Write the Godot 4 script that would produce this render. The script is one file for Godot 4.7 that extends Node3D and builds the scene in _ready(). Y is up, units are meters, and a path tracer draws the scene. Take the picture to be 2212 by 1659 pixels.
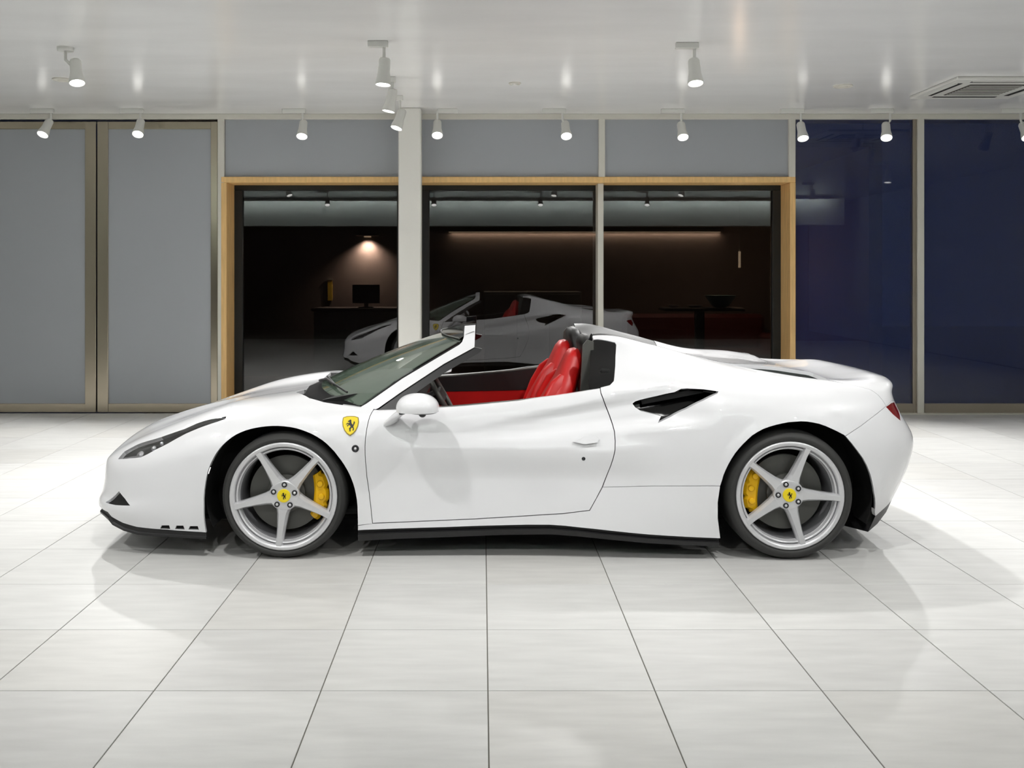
extends Node3D
# A white open-top sports car parked side-on in a night-time showroom.

const UK := [0,0.4,0.72,1,1.28,1.58,1.9,2.22,2.55,2.95,3.3,3.6,3.9,4.25,4.6,4.92,5.17,5.38,5.72,6.1]
const VK := [0,0.3,0.56,0.75,0.9,1.02,1.13,1.28,1.43,1.58]
const NET := [
	[-1.02,0.56,0,-1.055,0.53,0,-1.08,0.5,0,-1.093,0.47,0,-1.1,0.44,0,-1.105,0.4,0,-1.108,0.36,0,-1.118,0.3,0,-1.125,0.235,0,-1.09,0.13,0],
	[-0.97,0.585,0,-1.015,0.555,0.17,-1.05,0.52,0.3,-1.072,0.485,0.36,-1.082,0.445,0.38,-1.087,0.4,0.39,-1.09,0.36,0.4,-1.1,0.3,0.4,-1.108,0.235,0.4,-1.07,0.13,0.38],
	[-0.89,0.615,0,-0.935,0.585,0.27,-0.985,0.535,0.48,-1.025,0.49,0.6,-1.035,0.46,0.655,-1.03,0.405,0.69,-1.03,0.36,0.7,-1.038,0.3,0.71,-1.05,0.235,0.73,-1.01,0.13,0.7],
	[-0.77,0.655,0,-0.79,0.635,0.28,-0.835,0.6,0.52,-0.87,0.563,0.68,-0.875,0.51,0.785,-0.87,0.45,0.835,-0.865,0.385,0.85,-0.87,0.3,0.86,-0.88,0.235,0.875,-0.85,0.12,0.84],
	[-0.6,0.7,0,-0.6,0.69,0.28,-0.6,0.69,0.53,-0.6,0.672,0.7,-0.6,0.62,0.825,-0.6,0.53,0.895,-0.6,0.44,0.915,-0.6,0.33,0.922,-0.6,0.235,0.922,-0.6,0.1,0.9],
	[-0.32,0.758,0,-0.32,0.76,0.28,-0.32,0.782,0.54,-0.32,0.76,0.73,-0.32,0.705,0.865,-0.32,0.61,0.93,-0.32,0.53,0.945,-0.32,0.4,0.95,-0.32,0.26,0.95,-0.32,0.1,0.93],
	[0,0.805,0,0,0.81,0.28,0,0.832,0.55,0,0.812,0.75,0,0.755,0.885,0,0.665,0.942,0,0.573,0.957,0,0.42,0.957,0,0.26,0.95,0,0.1,0.93],
	[0.32,0.855,0,0.32,0.855,0.3,0.32,0.84,0.57,0.32,0.805,0.74,0.32,0.757,0.865,0.32,0.67,0.924,0.32,0.573,0.942,0.32,0.42,0.936,0.32,0.26,0.935,0.32,0.1,0.93],
	[0.65,0.9,0,0.65,0.89,0.3,0.65,0.845,0.58,0.65,0.8,0.76,0.65,0.772,0.865,0.65,0.68,0.908,0.65,0.573,0.926,0.65,0.42,0.914,0.65,0.26,0.92,0.65,0.1,0.935],
	[1.05,0.95,0,1.05,0.95,0.3,1.05,0.9,0.58,1.05,0.835,0.76,1.05,0.8,0.862,1.05,0.69,0.896,1.05,0.573,0.916,1.05,0.42,0.903,1.05,0.26,0.915,1.05,0.1,0.935],
	[1.4,1,0,1.4,1.04,0.3,1.4,1.09,0.57,1.4,0.965,0.715,1.4,0.845,0.855,1.4,0.71,0.902,1.4,0.573,0.926,1.4,0.42,0.914,1.4,0.26,0.928,1.4,0.1,0.945],
	[1.7,1.05,0,1.7,1.1,0.32,1.7,1.16,0.565,1.7,1.045,0.685,1.7,0.905,0.835,1.7,0.75,0.918,1.7,0.585,0.943,1.7,0.42,0.935,1.7,0.26,0.95,1.7,0.1,0.955],
	[2,1,0,2,1.03,0.32,2,1.1,0.555,2,1.02,0.7,2,0.915,0.835,2,0.79,0.937,2,0.6,0.967,2,0.43,0.965,2,0.26,0.968,2,0.09,0.96],
	[2.35,0.975,0,2.35,0.98,0.32,2.35,1.005,0.55,2.35,0.97,0.71,2.35,0.905,0.85,2.35,0.8,0.952,2.35,0.62,0.985,2.35,0.44,0.985,2.35,0.26,0.975,2.35,0.08,0.96],
	[2.7,0.95,0,2.7,0.95,0.32,2.7,0.945,0.55,2.7,0.93,0.72,2.7,0.885,0.85,2.7,0.79,0.953,2.7,0.62,0.99,2.7,0.45,0.985,2.7,0.28,0.975,2.7,0.1,0.955],
	[3.02,0.905,0,3.02,0.905,0.32,3.02,0.905,0.55,3.02,0.905,0.72,3.02,0.86,0.838,3.02,0.76,0.92,3.02,0.615,0.955,3.02,0.46,0.95,3.02,0.3,0.93,3.02,0.12,0.9],
	[3.25,0.925,0,3.25,0.925,0.32,3.25,0.918,0.54,3.24,0.893,0.69,3.225,0.84,0.785,3.21,0.745,0.85,3.235,0.615,0.88,3.225,0.47,0.88,3.18,0.32,0.86,3.12,0.15,0.82],
	[3.345,0.915,0,3.345,0.913,0.3,3.34,0.904,0.51,3.325,0.878,0.63,3.3,0.83,0.69,3.315,0.745,0.735,3.378,0.62,0.75,3.37,0.49,0.75,3.32,0.34,0.73,3.25,0.18,0.7],
	[3.37,0.905,0,3.37,0.9,0.18,3.37,0.885,0.3,3.368,0.85,0.36,3.36,0.8,0.38,3.39,0.73,0.4,3.445,0.62,0.4,3.445,0.49,0.4,3.4,0.34,0.4,3.33,0.18,0.38],
	[3.375,0.9,0,3.378,0.89,0,3.38,0.875,0,3.38,0.84,0,3.375,0.8,0,3.41,0.73,0,3.465,0.62,0,3.47,0.49,0,3.43,0.34,0,3.36,0.18,0]]
const OUTLINE := {
	"front_bumper": [0,0,0.3,0,0.42,0.3,0.6,0.53,0.8519,0.7603,0.8596,0.8451,0.9098,0.9105,1.099,0.9657,1.308,1.073,1.51,1.163,1.504,1.181,1.497,1.206,1.489,1.25,1.482,1.302,1.479,1.353,1.479,1.403,1.478,1.444,1.479,1.481,1.482,1.513,1.486,1.543,1.363,1.536,1.262,1.532,1.175,1.534,1.078,1.535,0.9812,1.522,0.8916,1.492,0.8707,1.458,0.72,1.44,0.4,1.44,0,1.44],
	"hood": [0.3,0,0.42,0.3,0.6,0.53,1,0.5,1.6,0.5,1.925,0.5,1.9,0.3,1.87,0],
	"front_fender": [0.6,0.53,0.8519,0.7603,0.8596,0.8451,0.9098,0.9105,1.099,0.9657,1.308,1.073,1.51,1.163,1.514,1.153,1.518,1.142,1.525,1.127,1.536,1.104,1.551,1.077,1.567,1.053,1.585,1.032,1.605,1.014,1.627,0.9988,1.649,0.9877,1.673,0.9798,1.698,0.974,1.726,0.9702,1.755,0.9685,1.783,0.9682,1.811,0.9691,1.839,0.9714,1.869,0.9754,1.901,0.9813,1.935,0.9889,1.967,0.9983,1.997,1.01,2.026,1.023,2.053,1.037,2.079,1.054,2.104,1.072,2.127,1.092,2.148,1.114,2.169,1.137,2.187,1.161,2.205,1.185,2.221,1.209,2.235,1.233,2.247,1.256,2.257,1.279,2.266,1.303,2.274,1.329,2.28,1.355,2.285,1.383,2.288,1.414,2.289,1.446,2.29,1.474,2.29,1.496,2.29,1.515,2.289,1.534,2.29,1.508,2.364,1.502,2.355,1.425,2.347,1.357,2.34,1.31,2.334,1.271,2.331,1.233,2.328,1.195,2.326,1.156,2.325,1.114,2.327,1.067,2.331,1.02,2.337,0.9757,2.344,0.9368,2.352,0.9092,2.36,0.8855,2.36,0.8754,2.288,0.8487,2.189,0.817,2.086,0.7875,1.998,0.7352,1.9,0.6,1.925,0.5,1.6,0.5,1,0.5],
	"door": [2.36,0.8855,2.352,0.9092,2.344,0.9368,2.337,0.9757,2.331,1.02,2.327,1.067,2.325,1.114,2.326,1.156,2.328,1.195,2.331,1.233,2.334,1.271,2.34,1.31,2.347,1.357,2.355,1.425,2.364,1.502,2.597,1.494,2.897,1.483,3.133,1.469,3.369,1.453,3.506,1.435,3.541,1.378,3.573,1.322,3.596,1.267,3.615,1.216,3.628,1.174,3.637,1.138,3.64,1.106,3.638,1.077,3.631,1.053,3.621,1.03,3.61,1.007,3.598,0.9834,3.586,0.9582,3.576,0.9358,3.574,0.9219,3.574,0.9109,3.533,0.911,3.477,0.9096,3.367,0.9029,3.254,0.8967,3.193,0.8975,3.135,0.8993,3.044,0.8973,2.938,0.8947,2.828,0.8938,2.711,0.893,2.581,0.8916,2.467,0.8899,2.405,0.8878],
	"side_sill": [2.29,1.51,2.289,1.534,2.392,1.531,2.5,1.527,2.622,1.524,2.753,1.521,2.894,1.516,3.035,1.512,3.175,1.508,3.298,1.507,3.375,1.511,3.44,1.517,3.525,1.524,3.616,1.532,3.712,1.539,3.809,1.544,3.906,1.547,4.002,1.549,4.094,1.55,4.186,1.551,4.17,1.46,4.168,1.388,4.179,1.317,4,1.317,3.809,1.316,3.575,1.32,3.506,1.435,3.369,1.453,3.133,1.469,2.897,1.483,2.597,1.494,2.364,1.502],
	"rear_quarter": [3.575,1.32,3.596,1.267,3.615,1.216,3.628,1.174,3.637,1.138,3.64,1.106,3.638,1.077,3.631,1.053,3.621,1.03,3.61,1.007,3.598,0.9834,3.586,0.9582,3.576,0.9358,3.574,0.9219,3.574,0.9109,3.624,0.9061,3.648,0.8894,3.666,0.813,3.687,0.6726,3.681,0.6541,3.584,0.6288,3.563,0.6298,3.558,0.6,3.562,0.585,4.1,0.585,4.25,0.585,4.4,0.6,4.56,0.64,4.695,0.7,4.82,0.735,4.925,0.797,5.05,0.858,5.158,0.9733,5.043,1.023,4.932,1.068,4.83,1.104,4.817,1.099,4.804,1.095,4.785,1.089,4.759,1.082,4.727,1.074,4.695,1.068,4.664,1.065,4.632,1.063,4.6,1.063,4.568,1.065,4.535,1.067,4.502,1.071,4.467,1.076,4.432,1.082,4.4,1.089,4.371,1.098,4.344,1.108,4.32,1.121,4.296,1.136,4.274,1.153,4.254,1.172,4.236,1.195,4.22,1.22,4.207,1.245,4.196,1.269,4.188,1.293,4.179,1.317,4,1.317,3.809,1.316],
	"rear_bumper": [4.83,1.104,4.845,1.116,4.865,1.133,4.896,1.166,4.931,1.207,4.959,1.25,4.985,1.297,5.01,1.348,5.04,1.4,5.086,1.452,5.135,1.497,5.174,1.525,5.211,1.548,5.42,1.5,5.8,1.46,6.1,1.46,6.1,0.95,5.42,0.955,5.25,0.94,5.158,0.9733,5.043,1.023,4.932,1.068],
	"engine_cover": [4.1,0,4.1,0.545,4.2,0.545,4.4,0.575,4.56,0.6,4.695,0.625,4.78,0.65,4.83,0.71,4.85,0.735,4.925,0.797,5.05,0.858,5.158,0.9733,5.25,0.94,5.42,0.955,6.1,0.95,6.1,0],
	"roof_cover": [3.56,0,3.56,0.58,4.1,0.58,4.16,0.55,4.1,0.545,4.1,0],
	"quarter_glass": [3.547,0.6499,3.555,0.6387,3.563,0.6298,3.569,0.6265,3.584,0.6288,3.633,0.6402,3.681,0.6541,3.691,0.6562,3.687,0.6726,3.678,0.7392,3.666,0.813,3.658,0.8589,3.648,0.8894,3.642,0.9023,3.624,0.9061,3.565,0.916,3.512,0.9097,3.512,0.8629,3.529,0.7972,3.538,0.7257],
	"headlight": [0.9117,0.9009,0.9695,0.9153,1.023,0.9296,1.063,0.9466,1.098,0.9578,1.137,0.9517,1.174,0.9404,1.206,0.9348,1.241,0.9277,1.286,0.9134,1.336,0.8987,1.388,0.8903,1.442,0.8835,1.517,0.8768,1.568,0.867,1.536,0.8461,1.478,0.8272,1.43,0.8234,1.384,0.8268,1.351,0.8365,1.314,0.8449,1.25,0.8423,1.184,0.8339,1.138,0.8198,1.099,0.8056,1.064,0.7956,1.029,0.793,0.9861,0.8059,0.941,0.8242],
	"nose_intake": [0.9524,1.213,0.8426,1.365,0.9565,1.37,1.062,1.361,1.013,1.282],
	"slot0": [1.217,1.53,1.227,1.509,1.269,1.506,1.275,1.528],
	"slot1": [1.303,1.527,1.312,1.506,1.353,1.506,1.361,1.528],
	"slot2": [1.383,1.528,1.392,1.509,1.438,1.51,1.445,1.531],
	"intake": [3.742,0.9948,3.757,0.9869,3.781,0.9834,3.876,0.9722,3.967,0.9568,4.002,0.9378,4.035,0.9344,4.119,0.9371,4.194,0.9466,4.186,0.9588,4.11,0.9957,4.023,1.029,3.939,1.051,3.865,1.065,3.887,1.048,3.833,1.037,3.785,1.026,3.757,1.012],
	"taillight": [5.155,0.978,5.241,0.957,5.38,0.958,5.41,1.02,5.31,1.06,5.232,1.022],
	"door_handle": [3.419,1.102,3.478,1.085,3.534,1.083,3.555,1.096,3.545,1.11,3.477,1.114]}

const CAR_AT := Vector3(-1.043, 0.0, -6.06)   # front axle of the car, on the floor
const WALL_Z := -10.43
const CEIL := 3.2

var M := {}
var taken := {}
var rows := {}
var rng := RandomNumberGenerator.new()


# ------------------------------------------------------------------ mesh builder
class MB:
	var v := PackedVector3Array()
	var n := PackedVector3Array()
	var uv := PackedVector2Array()

	func tri(a: Vector3, b: Vector3, c: Vector3, na: Vector3, nb: Vector3, nc: Vector3) -> void:
		var g := (b - a).cross(c - a)
		if g.length_squared() < 1e-16:
			return
		if g.dot(na + nb + nc) > 0.0:
			v.append_array(PackedVector3Array([a, c, b]))
			n.append_array(PackedVector3Array([na, nc, nb]))
		else:
			v.append_array(PackedVector3Array([a, b, c]))
			n.append_array(PackedVector3Array([na, nb, nc]))

	func quad(a: Vector3, b: Vector3, c: Vector3, d: Vector3, out: Vector3) -> void:
		tri(a, b, c, out, out, out)
		tri(a, c, d, out, out, out)

	func face(pts: Array, out: Vector3) -> void:
		for k in range(1, pts.size() - 1):
			tri(pts[0], pts[k], pts[k + 1], out, out, out)

	# box from lo to hi with chamfered edges
	func box(lo: Vector3, hi: Vector3, b := 0.004) -> void:
		var c := (lo + hi) / 2.0
		var h := (hi - lo) / 2.0
		b = minf(b, minf(h.x, minf(h.y, h.z)) * 0.49)
		var i := h - Vector3(b, b, b)
		for s in [-1.0, 1.0]:
			quad(c + Vector3(s * h.x, -i.y, -i.z), c + Vector3(s * h.x, i.y, -i.z), c + Vector3(s * h.x, i.y, i.z), c + Vector3(s * h.x, -i.y, i.z), Vector3(s, 0, 0))
			quad(c + Vector3(-i.x, s * h.y, -i.z), c + Vector3(i.x, s * h.y, -i.z), c + Vector3(i.x, s * h.y, i.z), c + Vector3(-i.x, s * h.y, i.z), Vector3(0, s, 0))
			quad(c + Vector3(-i.x, -i.y, s * h.z), c + Vector3(i.x, -i.y, s * h.z), c + Vector3(i.x, i.y, s * h.z), c + Vector3(-i.x, i.y, s * h.z), Vector3(0, 0, s))
			for t in [-1.0, 1.0]:
				quad(c + Vector3(-i.x, s * h.y, t * i.z), c + Vector3(i.x, s * h.y, t * i.z), c + Vector3(i.x, s * i.y, t * h.z), c + Vector3(-i.x, s * i.y, t * h.z), Vector3(0, s, t).normalized())
				quad(c + Vector3(s * h.x, -i.y, t * i.z), c + Vector3(s * h.x, i.y, t * i.z), c + Vector3(s * i.x, i.y, t * h.z), c + Vector3(s * i.x, -i.y, t * h.z), Vector3(s, 0, t).normalized())
				quad(c + Vector3(s * h.x, t * i.y, -i.z), c + Vector3(s * h.x, t * i.y, i.z), c + Vector3(s * i.x, t * h.y, i.z), c + Vector3(s * i.x, t * h.y, -i.z), Vector3(s, t, 0).normalized())
				for w in [-1.0, 1.0]:
					var q := Vector3(s, t, w).normalized()
					tri(c + Vector3(s * h.x, t * i.y, w * i.z), c + Vector3(s * i.x, t * h.y, w * i.z), c + Vector3(s * i.x, t * i.y, w * h.z), q, q, q)

	# grid[i][j] of points, smooth normals; out gives the rough outward direction at the middle
	func grid(g: Array, closed_j := false, flip := false) -> void:
		var ni := g.size()
		var nj: int = g[0].size()
		var nn := []
		for i in ni:
			var r := []
			for j in nj:
				var a: Vector3 = g[mini(i + 1, ni - 1)][j] - g[maxi(i - 1, 0)][j]
				var b: Vector3
				if closed_j:
					b = g[i][(j + 1) % nj] - g[i][(j + nj - 1) % nj]
				else:
					b = g[i][mini(j + 1, nj - 1)] - g[i][maxi(j - 1, 0)]
				var c := a.cross(b)
				if c.length_squared() < 1e-14:
					c = Vector3.ZERO
				r.append(c.normalized() * (-1.0 if flip else 1.0))
			nn.append(r)
		for i in ni:   # collapsed ends take their neighbours' mean
			for j in nj:
				if nn[i][j] == Vector3.ZERO:
					var k := 1 if i == 0 else ni - 2
					var sum := Vector3.ZERO
					for q in nj:
						sum += nn[k][q]
					nn[i][j] = sum.normalized() if sum.length() > 0.01 else Vector3.UP
		for i in ni - 1:
			for j in (nj if closed_j else nj - 1):
				var k := (j + 1) % nj
				tri(g[i][j], g[i + 1][j], g[i + 1][k], nn[i][j], nn[i + 1][j], nn[i + 1][k])
				tri(g[i][j], g[i + 1][k], g[i][k], nn[i][j], nn[i + 1][k], nn[i][k])

	# lathe round the z axis; profile of (radius, z); sharp = split normals at profile corners
	func lathe(profile: Array, seg := 48, a0 := 0.0, a1 := TAU, sharp := false, at := Vector3.ZERO) -> void:
		var pn := []
		for k in profile.size():
			var d: Vector2 = profile[mini(k + 1, profile.size() - 1)] - profile[maxi(k - 1, 0)]
			pn.append(Vector2(-d.y, d.x).normalized())
		for s in seg:
			var t0 := a0 + (a1 - a0) * s / seg
			var t1 := a0 + (a1 - a0) * (s + 1) / seg
			var e0 := Vector3(cos(t0), sin(t0), 0)
			var e1 := Vector3(cos(t1), sin(t1), 0)
			for k in profile.size() - 1:
				var p: Vector2 = profile[k]
				var q: Vector2 = profile[k + 1]
				var np: Vector2 = pn[k]
				var nq: Vector2 = pn[k + 1]
				if sharp:
					np = Vector2(-(q - p).y, (q - p).x).normalized()
					nq = np
				var zz := Vector3(0, 0, 1)
				var a := at + e0 * p.x + zz * p.y
				var b := at + e1 * p.x + zz * p.y
				var c := at + e1 * q.x + zz * q.y
				var d := at + e0 * q.x + zz * q.y
				tri(a, b, c, e0 * np.x + zz * np.y, e1 * np.x + zz * np.y, e1 * nq.x + zz * nq.y)
				tri(a, c, d, e0 * np.x + zz * np.y, e1 * nq.x + zz * nq.y, e0 * nq.x + zz * nq.y)

	func tube(path: Array, r: float, seg := 10, caps := true) -> void:
		var g := []
		for i in path.size():
			var d: Vector3 = (path[mini(i + 1, path.size() - 1)] - path[maxi(i - 1, 0)]).normalized()
			var s := d.cross(Vector3.UP if absf(d.y) < 0.9 else Vector3.RIGHT).normalized()
			var t := d.cross(s)
			var ring := []
			for k in seg:
				var a := TAU * k / seg
				ring.append(path[i] + (s * cos(a) + t * sin(a)) * r)
			g.append(ring)
		grid(g, true, true)
		if caps:
			face(g[0], (path[0] - path[1]).normalized())
			face(g[-1], (path[-1] - path[-2]).normalized())

	# polygon (in x, y) pushed from z0 to z1 by map (a Transform3D)
	func plate(poly: PackedVector2Array, z0: float, z1: float, m := Transform3D.IDENTITY) -> void:
		var idx := Geometry2D.triangulate_polygon(poly)
		var up := (m.basis * Vector3(0, 0, 1)).normalized() * signf(z1 - z0)
		for k in range(0, idx.size(), 3):
			var a := poly[idx[k]]
			var b := poly[idx[k + 1]]
			var c := poly[idx[k + 2]]
			tri(m * Vector3(a.x, a.y, z1), m * Vector3(b.x, b.y, z1), m * Vector3(c.x, c.y, z1), up, up, up)
			tri(m * Vector3(a.x, a.y, z0), m * Vector3(b.x, b.y, z0), m * Vector3(c.x, c.y, z0), -up, -up, -up)
		var turn := 1.0 if Geometry2D.is_polygon_clockwise(poly) else -1.0
		for k in poly.size():
			var a := poly[k]
			var b := poly[(k + 1) % poly.size()]
			var e := (b - a).normalized()
			var o := (m.basis * (Vector3(-e.y, e.x, 0) * turn)).normalized()
			quad(m * Vector3(a.x, a.y, z0), m * Vector3(b.x, b.y, z0), m * Vector3(b.x, b.y, z1), m * Vector3(a.x, a.y, z1), o)

	func mirrored() -> MB:
		var o := MB.new()
		for k in v.size():
			o.v.append(v[k] * Vector3(1, 1, -1))
			o.n.append(n[k] * Vector3(1, 1, -1))
		for k in range(0, v.size(), 3):
			var p := o.v[k + 1]
			o.v[k + 1] = o.v[k + 2]
			o.v[k + 2] = p
			p = o.n[k + 1]
			o.n[k + 1] = o.n[k + 2]
			o.n[k + 2] = p
		return o

	func add(o: MB) -> void:
		v.append_array(o.v)
		n.append_array(o.n)

	func orient() -> void:
		for k in range(0, v.size(), 3):
			if (v[k + 1] - v[k]).cross(v[k + 2] - v[k]).dot(n[k] + n[k + 1] + n[k + 2]) > 0.0:
				var p := v[k + 1]
				v[k + 1] = v[k + 2]
				v[k + 2] = p
				p = n[k + 1]
				n[k + 1] = n[k + 2]
				n[k + 2] = p

	func mesh() -> ArrayMesh:
		orient()
		var a := []
		a.resize(Mesh.ARRAY_MAX)
		a[Mesh.ARRAY_VERTEX] = v
		a[Mesh.ARRAY_NORMAL] = n
		var m := ArrayMesh.new()
		m.add_surface_from_arrays(Mesh.PRIMITIVE_TRIANGLES, a)
		return m


# ------------------------------------------------------------------ nodes
func numbered(called: String) -> String:
	if not taken.has(called):
		taken[called] = 0
		return called
	taken[called] += 1
	return "%s_%03d" % [called, taken[called]]


func part(called: String, mb: MB, mat: Material, parent: Node, label := "") -> MeshInstance3D:
	var o := MeshInstance3D.new()
	o.name = called
	o.mesh = mb.mesh()
	o.material_override = mat
	parent.add_child(o, true)
	if label:
		o.set_meta("label", label)
	return o


func shared(called: String, mesh: Mesh, mat: Material, parent: Node, at: Vector3) -> MeshInstance3D:
	var o := MeshInstance3D.new()
	o.name = called
	o.mesh = mesh
	o.material_override = mat
	o.position = at
	parent.add_child(o, true)
	return o


func thing(called: String, label: String, category: String, at := Vector3.ZERO, group := "") -> Node3D:
	var o := Node3D.new()
	o.name = numbered(called)
	add_child(o)
	o.position = at
	o.set_meta("label", label)
	o.set_meta("category", category)
	if group:
		o.set_meta("group", group)
	return o


func struct(called: String, mb: MB, mat: Material, label: String, category: String) -> MeshInstance3D:
	var o := part(called, mb, mat, self)
	o.set_meta("kind", "structure")
	o.set_meta("label", label)
	o.set_meta("category", category)
	return o


func struct_node(called: String, label: String, category: String, at := Vector3.ZERO) -> Node3D:
	var o := Node3D.new()
	o.name = called
	add_child(o)
	o.position = at
	o.set_meta("kind", "structure")
	o.set_meta("label", label)
	o.set_meta("category", category)
	return o


func mat(called: String, color: Color, rough: float, metal := 0.0, spec := 0.5) -> StandardMaterial3D:
	var m := StandardMaterial3D.new()
	m.resource_name = called
	m.albedo_color = color
	m.roughness = rough
	m.metallic = metal
	m.metallic_specular = spec
	M[called] = m
	return m


func glass(called: String, color: Color, alpha: float) -> StandardMaterial3D:
	var m := mat(called, Color(color, alpha), 0.0)
	m.transparency = BaseMaterial3D.TRANSPARENCY_ALPHA
	return m


func glow(called: String, color: Color, energy: float) -> StandardMaterial3D:
	var m := mat(called, color, 0.4)
	m.emission_enabled = true
	m.emission = color
	m.emission_energy_multiplier = energy
	return m


func speckle(m: StandardMaterial3D, freq: float, low: float, scale: Vector3, seed_ := 1, stretch := false) -> void:
	var t := NoiseTexture2D.new()
	var f := FastNoiseLite.new()
	f.seed = seed_
	f.frequency = freq
	f.noise_type = FastNoiseLite.TYPE_SIMPLEX_SMOOTH
	f.fractal_octaves = 4
	t.noise = f
	t.width = 512
	t.height = 512
	t.seamless = true
	var g := Gradient.new()
	g.set_color(0, Color(low, low, low))
	g.set_color(1, Color(1, 1, 1))
	t.color_ramp = g
	m.albedo_texture = t
	m.uv1_triplanar = true
	m.uv1_world_triplanar = true
	m.uv1_scale = scale


func materials() -> void:
	var paint := mat("white_paint", Color(0.905, 0.905, 0.915), 0.38)
	paint.clearcoat_enabled = true
	paint.clearcoat = 1.0
	paint.clearcoat_roughness = 0.03
	mat("black_plastic", Color(0.075, 0.075, 0.08), 0.42)
	mat("cowl_black", Color(0.07, 0.07, 0.072), 0.85, 0.0, 0.25)
	mat("gloss_black", Color(0.03, 0.03, 0.035), 0.12)
	mat("liner", Color(0.03, 0.03, 0.03), 0.9)
	mat("rubber", Color(0.19, 0.19, 0.185), 0.62)
	var al := mat("alloy", Color(0.84, 0.84, 0.85), 0.34, 0.4)
	al.clearcoat_enabled = true
	al.clearcoat = 0.5
	al.clearcoat_roughness = 0.1
	mat("iron", Color(0.36, 0.36, 0.345), 0.45, 0.35)
	mat("barrel", Color(0.50, 0.50, 0.51), 0.5)
	mat("bolt", Color(0.22, 0.22, 0.23), 0.4, 0.6)
	mat("caliper", Color(0.93, 0.72, 0.02), 0.35)
	mat("badge_yellow", Color(0.93, 0.83, 0.12), 0.3)
	mat("badge_edge", Color(0.55, 0.48, 0.22), 0.3, 0.8)
	mat("ink", Color(0.035, 0.03, 0.02), 0.4)
	mat("leather", Color(0.78, 0.045, 0.035), 0.42)
	mat("leather_dark", Color(0.05, 0.05, 0.052), 0.5)
	glass("screen_glass", Color(0.42, 0.50, 0.43), 0.34)
	glass("quarter_dark", Color(0.02, 0.02, 0.02), 0.75)
	glass("lamp_cover", Color(0.12, 0.12, 0.13), 0.10)
	mat("reflector", Color(0.8, 0.8, 0.82), 0.15, 1.0)
	mat("red_lens", Color(0.45, 0.01, 0.02), 0.12)
	# room
	for k in 4:
		var t := mat("tile_%d" % k, [Color(0.822, 0.82, 0.812), Color(0.81, 0.807, 0.80), Color(0.832, 0.83, 0.822), Color(0.817, 0.812, 0.80)][k], 0.42)
		speckle(t, 0.012, 0.94, Vector3(0.35, 0.35, 1.9), 7 + k)
	mat("grout", Color(0.42, 0.41, 0.38), 0.9)
	var ceil := mat("ceiling_white", Color(0.97, 0.97, 0.965), 0.20)
	speckle(ceil, 0.008, 0.96, Vector3(0.11, 0.2, 0.4), 3)
	mat("trim_white", Color(0.85, 0.84, 0.80), 0.45)
	mat("wall_white", Color(0.88, 0.88, 0.87), 0.6)
	mat("pillar_white", Color(0.93, 0.925, 0.90), 0.5)
	mat("bronze_trim", Color(0.62, 0.585, 0.53), 0.4, 0.5)
	mat("steel", Color(0.72, 0.68, 0.61), 0.22, 1.0)
	mat("frosted", Color(0.665, 0.68, 0.70), 0.5)
	var wood := mat("maple", Color(0.97, 0.80, 0.54), 0.45)
	speckle(wood, 0.02, 0.90, Vector3(2.2, 0.25, 2.2), 11)
	mat("frame_black", Color(0.07, 0.075, 0.07), 0.5)
	glass("window_glass", Color(0.02, 0.02, 0.022), 0.36)
	glass("blue_glass", Color(0.16, 0.20, 0.36), 0.55)
	mat("lamp_white", Color(0.88, 0.88, 0.86), 0.4)
	glow("lamp_lens", Color(1.0, 0.995, 0.98), 6.0)
	mat("grille_grey", Color(0.36, 0.35, 0.33), 0.7)
	mat("paving", Color(0.46, 0.46, 0.45), 0.85)
	mat("slot_dark", Color(0.10, 0.10, 0.09), 0.8)
	# dark lounge behind the window
	mat("lounge_brown", Color(0.46, 0.405, 0.37), 0.7)
	mat("lounge_dark", Color(0.36, 0.325, 0.30), 0.8)
	mat("lounge_grey", Color(0.55, 0.54, 0.50), 0.6)
	mat("screen_black", Color(0.03, 0.03, 0.04), 0.3)
	mat("banner_yellow", Color(0.80, 0.66, 0.15), 0.6)
	mat("sofa_red", Color(0.40, 0.10, 0.07), 0.6)
	mat("china", Color(0.85, 0.86, 0.86), 0.3)
	mat("teal", Color(0.35, 0.47, 0.47), 0.5)
	glow("warm_glow", Color(1.0, 0.87, 0.72), 0.8)


# ------------------------------------------------------------------ car body surface
func knot(k: Array, x: float) -> int:
	var i := 0
	while i < k.size() - 2 and x >= k[i + 1]:
		i += 1
	return i


func tangents(p: PackedVector3Array, k: Array) -> PackedVector3Array:
	var m := PackedVector3Array()
	m.resize(p.size())
	var last := p.size() - 1
	for i in p.size():
		if i == 0:
			m[i] = (p[1] - p[0]) / (k[1] - k[0])
		elif i == last:
			m[i] = (p[i] - p[i - 1]) / (k[i] - k[i - 1])
		else:
			var h0: float = k[i] - k[i - 1]
			var h1: float = k[i + 1] - k[i]
			m[i] = ((p[i] - p[i - 1]) / h0 * h1 + (p[i + 1] - p[i]) / h1 * h0) / (h0 + h1)
	return m


func hermite(a: Vector3, b: Vector3, ma: Vector3, mb: Vector3, t: float, h: float) -> Vector3:
	var t2 := t * t
	var t3 := t2 * t
	return (2 * t3 - 3 * t2 + 1) * a + (t3 - 2 * t2 + t) * h * ma + (-2 * t3 + 3 * t2) * b + (t3 - t2) * h * mb


var cols := []      # cols[j] = points along u
var colm := []


func prepare_body() -> void:
	for j in VK.size():
		var c := PackedVector3Array()
		for i in UK.size():
			c.append(Vector3(NET[i][j * 3], NET[i][j * 3 + 1], NET[i][j * 3 + 2]))
		cols.append(c)
		colm.append(tangents(c, UK))


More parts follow.
